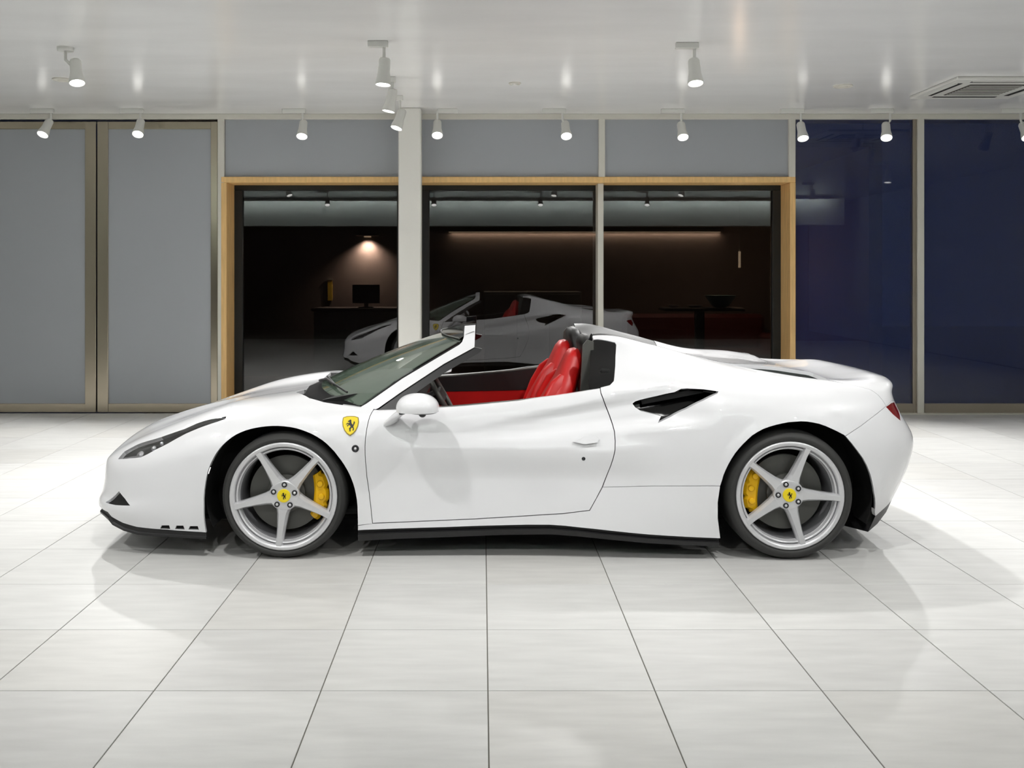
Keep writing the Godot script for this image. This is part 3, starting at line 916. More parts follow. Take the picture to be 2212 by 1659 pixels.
func windscreen(car: Node3D) -> void:
	var pane := []
	for i in 13:
		var t := i / 12.0
		var r := []
		for j in 33:
			var s := (j - 16) / 16.0
			var a := glass_base(absf(s))
			var b := glass_top(absf(s))
			var p := a.lerp(b, t) + Vector3(-0.007, 0.010, 0) * sin(PI * t)
			p.z *= signf(s)
			r.append(p)
		pane.append(r)
	var mb := MB.new()
	mb.grid(pane, false, true)
	var inner := []
	for r in pane:
		var q := []
		for p in r:
			q.append(p + Vector3(0.004, -0.003, 0))
		inner.append(q)
	mb.grid(inner, false, false)
	part("windshield", mb, M.screen_glass, car, "green-tinted windshield glass")
	# black band and header rail along the top of the glass
	var head := []
	for j in 33:
		var s := (j - 16) / 16.0
		var p := glass_top(absf(s))
		p.z *= signf(s)
		var back := Vector3(0.995 - 0.02 * (1 - absf(s)), 1.196 - 0.022 * absf(s) * absf(s), p.z * 0.985)
		head.append([p + Vector3(-0.012, 0.0, 0), p + Vector3(-0.004, 0.010, 0), p.lerp(back, 0.45) + Vector3(0, 0.012, 0), back, back + Vector3(0.012, -0.02, 0), back + Vector3(0, -0.055, 0), p + Vector3(0.02, -0.02, 0), p + Vector3(-0.012, 0.0, 0)])
	var hm := MB.new()
	hm.grid(head, false, true)
	part("header_rail", hm, M.gloss_black, car, "black header rail above the windshield")
	var lip := []
	for j in 33:
		var s := (j - 16) / 16.0
		var p := glass_top(absf(s))
		p.z *= signf(s)
		lip.append(p + Vector3(-0.012, 0.008, 0))
	var lm := MB.new()
	lm.tube(lip, 0.0045, 8)
	part("glass_trim", lm, M.iron, car, "pale trim line at the top of the windshield")
	# A-pillars
	var outer := [Vector3(0.374, 0.772, 0.816), Vector3(0.470, 0.769, 0.819), Vector3(0.483, 0.774, 0.816), Vector3(0.608, 0.859, 0.764), Vector3(0.831, 1.0, 0.68), Vector3(0.999, 1.088, 0.627), Vector3(1.004, 1.208, 0.556), Vector3(0.944, 1.203, 0.558), Vector3(0.939, 1.140, 0.596), Vector3(0.930, 1.116, 0.610), Vector3(0.915, 1.101, 0.619), Vector3(0.605, 0.923, 0.726), Vector3(0.419, 0.797, 0.802)]
	var seal := [Vector3(0.484, 0.765, 0.82), Vector3(0.600, 0.765, 0.82), Vector3(0.687, 0.852, 0.769), Vector3(0.835, 0.952, 0.709), Vector3(0.966, 1.026, 0.664), Vector3(1.030, 1.060, 0.645), Vector3(1.040, 1.078, 0.632), Vector3(0.999, 1.086, 0.627), Vector3(0.831, 0.998, 0.68), Vector3(0.608, 0.857, 0.764)]
	for far in [false, true]:
		var pm := slab(outer, Vector3(-0.006, -0.006, -0.042), 0.012)
		part("windshield_pillar", pm.mirrored() if far else pm, M.white_paint, car, "white windshield pillar")
		var flat := PackedVector2Array()
		for p in outer:
			flat.append(Vector2(p.x, p.y))
		var cover := []
		for q in Geometry2D.offset_polygon(flat, 0.004)[0]:
			cover.append(Vector3(q.x - 0.004, q.y, 0.815 - 0.6 * (q.y - 0.775) - 0.043))
		var tr := slab(cover, Vector3(0, 0, -0.008), 0.0)
		part("pillar_trim", tr.mirrored() if far else tr, M.leather_dark, car, "black inner pillar trim")
		var sm := slab(seal, Vector3(0, 0, -0.045), 0.0)
		for k in sm.v.size():
			sm.v[k].z -= 0.008
		part("window_seal", sm.mirrored() if far else sm, M.black_plastic, car, "black seal along the pillar")
	# cowl and wiper
	var front := [Vector3(-0.07, 0.797, 0.0), Vector3(-0.055, 0.80, 0.28), Vector3(-0.03, 0.822, 0.48), Vector3(-0.01, 0.827, 0.593), Vector3(0.093, 0.814, 0.734), Vector3(0.186, 0.797, 0.779), Vector3(0.289, 0.785, 0.80), Vector3(0.388, 0.776, 0.825)]
	var cg := []
	for k in front.size():
		var s: float = front[k].z / 0.825
		var b := glass_base(s)
		cg.append([front[k] + Vector3(0, -0.006, 0), front[k].lerp(b, 0.5) + Vector3(0, -0.012, 0), b + Vector3(0.015, 0.002, 0)])
	var cm := MB.new()
	cm.grid(cg, false, true)
	for k in cm.n.size():
		if cm.n[k].y < 0:
			cm.n[k] = -cm.n[k]
	part("cowl", both(cm), M.cowl_black, car, "black cowl at the foot of the windshield")
	var wp := MB.new()
	var w0 := Vector3(0.05, 0.845, 0.10)
	var w1 := Vector3(0.20, 0.865, 0.50)
	wp.tube([w0, w0.lerp(w1, 0.5) + Vector3(0, 0.02, 0), w1], 0.008, 8)
	wp.tube([Vector3(0.10, 0.872, 0.12), Vector3(0.20, 0.868, 0.50), Vector3(0.30, 0.846, 0.70)], 0.006, 8)
	part("wiper", wp, M.black_plastic, car, "black windshield wiper")


# closed slab from a space outline pushed along depth, with a softened outer rim
func slab(ring: Array, depth: Vector3, soft: float) -> MB:
	var mb := MB.new()
	var flat := PackedVector2Array()
	for p in ring:
		flat.append(Vector2(p.x, p.y))
	var idx := Geometry2D.triangulate_polygon(flat)
	var nn: Vector3 = (ring[4] - ring[0]).cross(ring[-2] - ring[0]).normalized()
	if nn.z < 0:
		nn = -nn
	for k in range(0, idx.size(), 3):
		mb.tri(ring[idx[k]], ring[idx[k + 1]], ring[idx[k + 2]], nn, nn, nn)
		mb.tri(ring[idx[k]] + depth, ring[idx[k + 1]] + depth, ring[idx[k + 2]] + depth, -nn, -nn, -nn)
	var turn := 1.0 if Geometry2D.is_polygon_clockwise(flat) else -1.0
	for k in ring.size():
		var a: Vector3 = ring[k]
		var b: Vector3 = ring[(k + 1) % ring.size()]
		var e := b - a
		var o := Vector3(-e.y, e.x, 0).normalized() * turn
		mb.quad(a, b, b + depth, a + depth, o)
	return mb


func ellipsoid(c: Vector3, r: Vector3, y_lo: float, power := 2.0) -> MB:
	var g := []
	for i in 13:
		var th := lerpf(asin(y_lo), PI / 2, i / 12.0)
		var ring := []
		for j in 28:
			var ph := TAU * j / 28
			var cx := signf(cos(ph)) * pow(absf(cos(ph)), 2.0 / power)
			var cz := signf(sin(ph)) * pow(absf(sin(ph)), 2.0 / power)
			var q := pow(maxf(cos(th), 0.0), 2.0 / power)
			ring.append(c + Vector3(r.x * q * cx, r.y * sin(th), r.z * q * cz))
		g.append(ring)
	var mb := MB.new()
	mb.grid(g, true, false)
	var mid := c + Vector3(0, r.y * y_lo, 0)
	for k in mb.v.size():
		if mb.n[k].dot(mb.v[k] - c) < 0:
			mb.n[k] = -mb.n[k]
	for j in 28:
		mb.tri(mid, g[0][j], g[0][(j + 1) % 28], Vector3.DOWN, Vector3.DOWN, Vector3.DOWN)
	return mb


func mirrors(car: Node3D) -> void:
	for far in [false, true]:
		var m := Node3D.new()
		m.name = "door_mirror"
		m.set_meta("label", "white door mirror on a curved stalk")
		car.add_child(m, true)
		var cap := ellipsoid(Vector3(0.710, 0.806, 1.035), Vector3(0.112, 0.075, 0.095), -0.25, 2.3)
		part("mirror_cap", cap.mirrored() if far else cap, M.white_paint, m)
		var base := ellipsoid(Vector3(0.735, 0.788, 1.035), Vector3(0.080, 0.014, 0.075), -0.98, 2.3)
		base.add(ellipsoid(Vector3(0.735, 0.776, 1.045), Vector3(0.020, 0.018, 0.020), -0.98))
		part("mirror_base", base.mirrored() if far else base, M.gloss_black, m)
		var st := MB.new()
		var path := [Vector3(0.56, 0.715, 0.895), Vector3(0.575, 0.735, 0.935), Vector3(0.605, 0.765, 0.975), Vector3(0.650, 0.793, 1.0)]
		var g := []
		for i in path.size():
			var ring := []
			for k in 14:
				var a := TAU * k / 14
				var wx := lerpf(0.062, 0.054, i / 3.0)
				ring.append(path[i] + Vector3(cos(a) * wx * 0.75, sin(a) * 0.018 + cos(a) * 0.02, sin(a) * -0.012))
			g.append(ring)
		st.grid(g, true, false)
		for k in range(0, st.v.size()):
			pass
		part("mirror_stalk", st.mirrored() if far else st, M.white_paint, m)


func pad(stations: Array) -> MB:
	# stations of [centre, half-thickness direction vector, half-width]; soft closed body
	var g := []
	for s in stations:
		var ring := []
		for k in 24:
			var a := TAU * k / 24
			var cx := signf(cos(a)) * pow(absf(cos(a)), 0.55)
			var cz := signf(sin(a)) * pow(absf(sin(a)), 0.7)
			ring.append(s[0] + s[1] * cx + Vector3(0, 0, s[2] * cz))
		g.append(ring)
	var mb := MB.new()
	mb.grid(g, true, false)
	var mid := Vector3.ZERO
	for s in stations:
		mid += s[0] / stations.size()
	var bad := 0
	for k in mb.v.size():
		if mb.n[k].dot(mb.v[k] - mid) < 0:
			bad += 1
	if bad > mb.v.size() / 2:
		for k in mb.n.size():
			mb.n[k] = -mb.n[k]
	mb.face(g[0], (stations[0][0] - stations[1][0]).normalized())
	mb.face(g[-1], (stations[-1][0] - stations[-2][0]).normalized())
	return mb


func cockpit(car: Node3D) -> void:
	for side in [1.0, -1.0]:
		var z: float = 0.36 * side
		var st := Node3D.new()
		st.name = "seat"
		st.set_meta("label", "red leather bucket seat")
		car.add_child(st, true)
		var d := Vector3(0.94, -0.30, 0)
		part("backrest", pad([[Vector3(1.33, 0.42, z), d * 0.05, 0.19], [Vector3(1.36, 0.50, z), d * 0.085, 0.235], [Vector3(1.42, 0.66, z), d * 0.085, 0.25], [Vector3(1.49, 0.80, z), d * 0.075, 0.245], [Vector3(1.53, 0.88, z), d * 0.066, 0.205], [Vector3(1.555, 0.95, z), d * 0.062, 0.150], [Vector3(1.575, 1.01, z), d * 0.055, 0.125], [Vector3(1.588, 1.045, z), d * 0.040, 0.10], [Vector3(1.594, 1.06, z), d * 0.016, 0.05]]), M.leather, st)
		for q in [-1.0, 1.0]:
			part("bolster", pad([[Vector3(1.34, 0.50, z + q * 0.20), d * 0.04, 0.030], [Vector3(1.365, 0.60, z + q * 0.215), d * 0.060, 0.040], [Vector3(1.425, 0.76, z + q * 0.205), d * 0.060, 0.040], [Vector3(1.470, 0.87, z + q * 0.18), d * 0.045, 0.034], [Vector3(1.50, 0.92, z + q * 0.155), d * 0.02, 0.02]]), M.leather, st)
		part("cushion", pad([[Vector3(0.86, 0.40, z), Vector3(0, 0.05, 0), 0.20], [Vector3(0.92, 0.42, z), Vector3(0, 0.085, 0), 0.235], [Vector3(1.15, 0.40, z), Vector3(0, 0.085, 0), 0.24], [Vector3(1.36, 0.37, z), Vector3(0, 0.08, 0), 0.22]]), M.leather, st)
		# inner door card
		var dc := MB.new()
		var dz: float = 0.815 * side
		dc.plate(PackedVector2Array([Vector2(0.58, 0.34), Vector2(1.62, 0.34), Vector2(1.66, 0.69), Vector2(1.2, 0.675), Vector2(0.62, 0.665)]), dz - 0.012, dz + 0.012)
		part("door_card", dc, M.leather, car, "red leather inner door card")
		var du := MB.new()
		du.plate(PackedVector2Array([Vector2(0.60, 0.665), Vector2(1.2, 0.675), Vector2(1.66, 0.69), Vector2(1.68, 0.865), Vector2(1.2, 0.80), Vector2(0.60, 0.755)]), dz - 0.018, dz + 0.018)
		part("door_top", du, M.leather_dark, car, "black upper door trim")
		var rail := MB.new()
		rail.tube([Vector3(0.63, 0.762, dz), Vector3(0.90, 0.782, dz), Vector3(1.20, 0.808, dz), Vector3(1.60, 0.855, dz)], 0.009, 8)
		part("door_rail", rail, M.iron, car)
	var dash := MB.new()
	dash.plate(PackedVector2Array([Vector2(0.16, 0.55), Vector2(0.16, 0.80), Vector2(0.34, 0.835), Vector2(0.56, 0.845), Vector2(0.66, 0.82), Vector2(0.70, 0.76), Vector2(0.66, 0.62), Vector2(0.74, 0.50), Vector2(0.70, 0.40)]), -0.68, 0.68)
	part("dashboard", dash, M.leather_dark, car, "black dashboard")
	var bin := MB.new()
	bin.box(Vector3(0.52, 0.80, 0.20), Vector3(0.66, 0.885, 0.54), 0.03)
	part("instrument_hood", bin, M.leather_dark, car)
	var sw := MB.new()
	var g := []
	var bas := Basis(Vector3(0, 0, 1), deg_to_rad(30.0))
	for i in 37:
		var a := TAU * i / 36
		var ring := []
		for k in 10:
			var b := TAU * k / 10
			var r := 0.168 + 0.015 * cos(b)
			ring.append(Vector3(0.80, 0.80, 0.37) + bas * Vector3(0.015 * sin(b), r * cos(a), r * sin(a)))
		g.append(ring)
	sw.grid(g, true, false)
	for k in range(0, sw.v.size()):
		var c := bas.inverse() * (sw.v[k] - Vector3(0.80, 0.80, 0.37))
		var rad := Vector3(0, c.y, c.z).normalized() * 0.168
		if (bas.inverse() * sw.n[k]).dot(c - rad) < 0:
			sw.n[k] = -sw.n[k]
	part("steering_wheel", sw, M.iron, car, "dark steering wheel")
	var hubm := MB.new()
	for q in [[0.0, 0.03, 0.075], [PI, 0.02, 0.15], [0.0, 0.02, 0.15]]:
		pass
	hubm.box(Vector3(-0.03, -0.05, -0.16), Vector3(0.01, 0.03, 0.16), 0.012)
	for k in hubm.v.size():
		hubm.v[k] = Vector3(0.80, 0.80, 0.37) + bas * hubm.v[k]
		hubm.n[k] = bas * hubm.n[k]
	hubm.tube([Vector3(0.79, 0.79, 0.37), Vector3(0.62, 0.70, 0.37)], 0.04, 12)
	part("steering_hub", hubm, M.leather_dark, car)
	var tun := MB.new()
	tun.box(Vector3(0.62, 0.28, -0.10), Vector3(1.60, 0.52, 0.10), 0.03)
	part("centre_console", tun, M.leather_dark, car)
	var tub := MB.new()
	tub.box(Vector3(0.15, 0.20, -0.80), Vector3(1.75, 0.24, 0.80), 0.01)
	tub.box(Vector3(1.68, 0.24, -0.78), Vector3(1.74, 0.98, 0.78), 0.01)
	tub.box(Vector3(0.10, 0.24, -0.70), Vector3(0.16, 0.76, 0.70), 0.01)
	part("cockpit_tub", tub, M.liner, car)
	for side in [1.0, -1.0]:
		part("roll_hoop", pad([[Vector3(1.665, 0.80, 0.37 * side), Vector3(0.05, 0, 0), 0.22], [Vector3(1.66, 1.0, 0.37 * side), Vector3(0.05, 0, 0), 0.21], [Vector3(1.645, 1.10, 0.37 * side), Vector3(0.05, 0, 0), 0.18], [Vector3(1.64, 1.135, 0.37 * side), Vector3(0.035, 0, 0), 0.13], [Vector3(1.64, 1.145, 0.37 * side), Vector3(0.012, 0, 0), 0.08]]), M.leather_dark, car, "black roll hoop behind the seat")
		var bp := MB.new()
		bp.plate(PackedVector2Array([Vector2(1.585, 0.84), Vector2(1.66, 0.85), Vector2(1.66, 1.12), Vector2(1.625, 1.13), Vector2(1.60, 1.10)]), 0.64 * side - 0.01, 0.64 * side + 0.01)
		part("window_edge", bp, M.iron, car)


# ------------------------------------------------------------------ ceiling spotlights
func spotlight(label: String, mount: Vector3, head: Vector3, aim: Vector3, energy: float, bar := 0.22, angle := 42.0, bar_dir := -1.0) -> void:
	var t := thing("ceiling_spotlight", label, "spotlight", Vector3(mount.x, CEIL, mount.z), "white ceiling spotlights")
	var plate := MB.new()
	if bar > 0.0:
		plate.box(Vector3(minf(0.03, bar_dir * bar) - (0.0 if bar_dir < 0 else 0.03), -0.045, -0.022), Vector3(maxf(0.03, bar_dir * bar), 0.0, 0.022), 0.004)
	else:
		plate.lathe([Vector2(0.0, -0.03), Vector2(0.055, -0.03), Vector2(0.06, -0.02), Vector2(0.06, 0.0)], 24, 0, TAU, true)
		var turn := Basis(Vector3(1, 0, 0), -PI / 2)
		for k in plate.v.size():
			plate.v[k] = turn * Vector3(plate.v[k].x, plate.v[k].y, -plate.v[k].z) * Vector3(1, -1, 1)
			plate.n[k] = turn * Vector3(plate.n[k].x, plate.n[k].y, -plate.n[k].z) * Vector3(1, -1, 1)
	part("mounting_plate", plate, M.lamp_white, t)
	var local := head - t.position
	var arm := MB.new()
	arm.tube([Vector3(0, -0.02, 0), Vector3(0, local.y * 0.55, 0), local], 0.012, 8)
	part("arm", arm, M.lamp_white, t)
	var dir := (aim - head).normalized()
	var frame := Transform3D(Basis.looking_at(dir, Vector3.UP if absf(dir.y) < 0.95 else Vector3.RIGHT), local)
	var can := MB.new()
	# axis along z, opening at -z
	can.lathe([Vector2(0.0, 0.085), Vector2(0.036, 0.083), Vector2(0.042, 0.070), Vector2(0.044, -0.02), Vector2(0.056, -0.085), Vector2(0.058, -0.112), Vector2(0.054, -0.114), Vector2(0.052, -0.098)], 28, 0, TAU, false)
	for k in can.v.size():
		can.v[k] = frame * can.v[k]
		can.n[k] = frame.basis * can.n[k] * -1.0
	for k in range(0, can.v.size(), 3):
		var c := (can.v[k] + can.v[k + 1] + can.v[k + 2]) / 3.0 - local
		c -= dir * c.dot(dir)
		if can.n[k].dot(c) < 0 and c.length() > 0.03:
			for q in 3:
				can.n[k + q] = -can.n[k + q]
	part("lamp_head", can, M.lamp_white, t)
	var lens := MB.new()
	lens.lathe([Vector2(0.053, -0.100), Vector2(0.03, -0.104), Vector2(0.0, -0.105)], 24)
	for k in lens.v.size():
		lens.v[k] = frame * lens.v[k]
		lens.n[k] = dir
	part("lamp_lens", lens, M.lamp_lens, t, "glowing white lens")
	var l := SpotLight3D.new()
	l.name = "beam"
	t.add_child(l)
	l.transform = Transform3D(frame.basis, local + dir * 0.122)
	l.light_energy = energy
	l.light_color = Color(1.0, 0.998, 0.99)
	l.light_size = 0.045
	l.spot_range = 18.0
	l.spot_attenuation = 2.0
	l.spot_angle = angle
	l.spot_angle_attenuation = 0.8
	l.shadow_enabled = true


func spotlights() -> void:
	var z := -10.10
	var back := [
		[-4.466, -4.50, 2.985, Vector3(-5.0, 0.0, -8.1), "white spotlight above the metal door leaf beside the outer wall", -1.0],
		[-3.54, -3.54, 2.985, Vector3(-3.4, 0.0, -7.9), "white spotlight shining out above the metal door leaf next to the window", -1.0],
		[-1.86, -1.854, 2.97, Vector3(-1.85, 0.0, -8.3), "white spotlight above the frosted panel between metal door and white pillar", -1.0],
		[-0.465, -0.465, 2.975, Vector3(-0.4, 0.0, -8.0), "white spotlight close beside the white pillar, above a frosted panel", 1.0],
		[0.83, 0.86, 2.965, Vector3(0.95, 0.0, -7.9), "white spotlight above the frosted panel, between white pillar and thin mullion", -1.0],
		[2.06, 2.06, 2.955, Vector3(2.05, 0.0, -8.0), "white spotlight above the frosted panel over the hanging pendant lamp", -1.0],
		[3.297, 3.297, 2.95, Vector3(3.25, 0.0, -8.4), "white spotlight above the corner of the wooden window frame", -1.0],
		[4.22, 4.17, 2.95, Vector3(3.5, 0.0, -8.1), "white spotlight tilted above the blue glass beside the wooden frame", -1.0],
		[5.573, 5.60, 2.95, Vector3(5.4, 0.0, -7.9), "white spotlight above the blue glass beyond the double mullion", -1.0],
	]
	for b in back:
		spotlight(b[4], Vector3(b[0], CEIL, z), Vector3(b[1], b[2] + 0.03, z + 0.02), b[3], E_BACK * (0.72 if b[0] > 4.0 else 1.0), 0.21, 40.0, b[5])
	# rows over the car
	spotlight("white spotlight hanging alone over the car's nose, tilted towards it", Vector3(-3.14, CEIL, -7.35), Vector3(-3.06, 3.03, -7.35), Vector3(-2.5, 0.3, -6.5), E_MID * 1.7, 0.0)
	spotlight("white spotlight hanging alone over the car's engine deck", Vector3(1.565, CEIL, -7.2), Vector3(1.565, 3.00, -7.2), Vector3(1.6, 0.4, -6.4), E_MID * 2.0, 0.14)
	spotlight("white spotlight at the open end of the row that leads to the pillar", Vector3(-0.72, CEIL, -7.15), Vector3(-0.72, 2.99, -7.15), Vector3(-0.9, 0.0, -6.9), E_MID, 0.12)
	spotlight("white spotlight in the middle of the row that leads to the pillar", Vector3(-0.78, CEIL, -8.45), Vector3(-0.79, 3.01, -8.45), Vector3(-1.4, 0.0, -8.3), E_MID, 0.12)
	spotlight("white spotlight on the ceiling right in front of the white pillar", Vector3(-0.79, CEIL, -9.35), Vector3(-0.79, 2.99, -9.35), Vector3(-1.7, 0.0, -8.6), E_MID, 0.12)
	spotlight("white spotlight beside the ceiling air conditioner, nearer the car", Vector3(5.02, CEIL, -8.35), Vector3(5.0, 3.02, -8.35), Vector3(4.0, 0.0, -7.2), E_MID, 0.12)
	# row in front of the car, above the top edge of the picture
	for q in [[-3.5, "before the car's nose"], [-1.15, "before the front wheel"], [1.3, "before the rear wheel"], [3.6, "beyond the car's tail"]]:
		var x: float = q[0]
		spotlight("white spotlight of the near ceiling row, " + q[1], Vector3(x, CEIL, -4.0), Vector3(x, 2.99, -4.0), Vector3(x * 0.68, 0.3, -4.95), E_FRONT, 0.2, 52.0)
	for q in [[-6.0, "the car's nose"], [6.2, "the car's tail"]]:
		var x: float = q[0]
		spotlight("white spotlight by the side wall, level with " + q[1], Vector3(x, CEIL, -6.0), Vector3(x, 2.99, -6.0), Vector3(x * 0.95, 0.0, -6.6), E_FAR * 1.7, 0.2, 60.0)
		spotlight("white spotlight by the side wall beyond " + q[1] + ", away from the window", Vector3(x, CEIL, -2.6), Vector3(x, 2.99, -2.6), Vector3(x * 0.95, 0.0, -2.8), E_FAR * 1.4, 0.2, 60.0)
	for q in [[-3.2, "first counted from the metal door side"], [-1.0, "second counted from the metal door side"], [1.2, "third counted from the metal door side"], [3.4, "last counted from the metal door side"]]:
		var x: float = q[0]
		spotlight("white spotlight of the mid-hall ceiling row, " + q[1], Vector3(x, CEIL, -1.4), Vector3(x, 2.99, -1.4), Vector3(x * 0.9, 0.0, -3.4), E_FAR, 0.2, 50.0)


# ------------------------------------------------------------------ room
func room() -> void:
	var x0 := -7.5
	var x1 := 8.5
	var z0 := WALL_Z
	var z1 := 4.5
	# floor slab with tiles
	var slab_ := MB.new()
	slab_.box(Vector3(x0, -0.12, -15.2), Vector3(x1, -0.004, z1), 0.001)
	var fl := struct("floor", slab_, M.grout, "pale grey floor of large square porcelain tiles", "floor")
	var tile := MB.new()
	tile.box(Vector3(-0.298, -0.012, -0.298), Vector3(0.298, 0.0, 0.298), 0.0012)
	var tm := tile.mesh()
	var rest := MB.new()
	for i in range(-13, 15):
		for k in range(-7, 12):
			var cx := 0.02 + 0.6 * i + 0.3
			var cz := -3.506 - 0.6 * k - 0.3
			if cx < x0 + 0.3 or cx > x1 - 0.3 or cz < z0 - 0.1 or cz > 0.6:
				continue
			var d := -cz + 0.3
			if d > 2.8 and cx + 0.3 > -1042.0 / 2108.0 * d - 0.3 and cx - 0.3 < 1170.0 / 2108.0 * d + 0.3:
				shared("tile", tm, M["tile_%d" % rng.randi_range(0, 3)], fl, Vector3(cx, 0, cz))
			else:
				rest.box(Vector3(cx - 0.298, -0.012, cz - 0.298), Vector3(cx + 0.298, 0, cz + 0.298), 0.0012)
	var rs := part("tile_field", rest, M.tile_0, fl)
	rs.set_meta("kind", "stuff")
	# ceiling
	var c := MB.new()
	c.box(Vector3(x0, CEIL, z0 - 0.6), Vector3(x1, CEIL + 0.15, z1), 0.001)
	struct("ceiling", c, M.ceiling_white, "glossy white flat ceiling", "ceiling")
	var w := MB.new()
	w.box(Vector3(x0 - 0.2, -0.12, -15.4), Vector3(x0, CEIL + 0.15, z1 + 0.2), 0.001)
	struct("wall_left", w, M.wall_white, "white side wall", "wall")
	w = MB.new()
	w.box(Vector3(x1, -0.12, z0), Vector3(x1 + 0.2, CEIL + 0.15, z1 + 0.2), 0.001)
	struct("wall_right", w, M.wall_white, "white side wall opposite", "wall")
	w = MB.new()
	w.box(Vector3(x0, -0.12, z1), Vector3(x1, CEIL + 0.15, z1 + 0.2), 0.001)
	struct("wall_front", w, M.lounge_brown, "brown wall at the open end of the hall", "wall")
	# bulkhead across the ceiling behind the viewer: its lit face is mirrored in the window
	w = MB.new()
	w.box(Vector3(x0, 2.58, 0.9), Vector3(8.1, CEIL, 1.15), 0.004)
	struct("trim_1", w, M.wall_white, "white downstand beam across the hall", "beam")
	var wash := thing("wall_washer", "slim white ceiling washer lighting the downstand beam", "light", Vector3(0.3, CEIL, 0.62))
	var body_ := MB.new()
	body_.box(Vector3(-7.6, -0.06, -0.03), Vector3(7.6, 0.0, 0.0), 0.003)
	body_.box(Vector3(-7.6, -0.012, 0.0), Vector3(7.6, 0.0, 0.05), 0.003)
	part("profile", body_, M.lamp_white, wash)
	var strip := MB.new()
	strip.box(Vector3(-7.55, -0.05, 0.001), Vector3(7.55, -0.014, 0.004), 0.0005)
	part("led_strip", strip, M.lamp_lens, wash)
	for k in 3:
		var a := AreaLight3D.new()
		a.name = "wash_light"
		wash.add_child(a, true)
		a.position = Vector3(-5.0 + 5.0 * k, -0.034, 0.008)
		a.rotation.y = PI
		a.area_size = Vector2(4.9, 0.034)
		a.light_energy = E_WASH
		a.light_color = Color(0.93, 1.0, 0.98)
		a.area_range = 12.0
		a.area_attenuation = 2.0
		a.shadow_enabled = true
	# header trim where ceiling meets the glass wall
	w = MB.new()
	w.box(Vector3(x0, 3.145, z0 - 0.3), Vector3(x1, CEIL, z0 + 0.02), 0.004)
	struct("trim_2", w, M.trim_white, "pale trim where the ceiling meets the glass wall", "trim")
	back_wall()
	lounge()
	fittings()


func px(x: float) -> float:   # along the back wall: survey marks to metres
	return (x - 1042.0) / 202.1


func wy(y: float) -> float:
	return 1.5 + (590.0 - y) / 202.1


func bar(parent: Node, called: String, m: Material, xa: float, xb: float, ya: float, yb: float, za: float, zb: float, b := 0.004) -> MeshInstance3D:
	var mb := MB.new()
	mb.box(Vector3(minf(xa, xb), minf(ya, yb), minf(za, zb)), Vector3(maxf(xa, xb), maxf(ya, yb), maxf(za, zb)), b)
	return part(called, mb, m, parent)


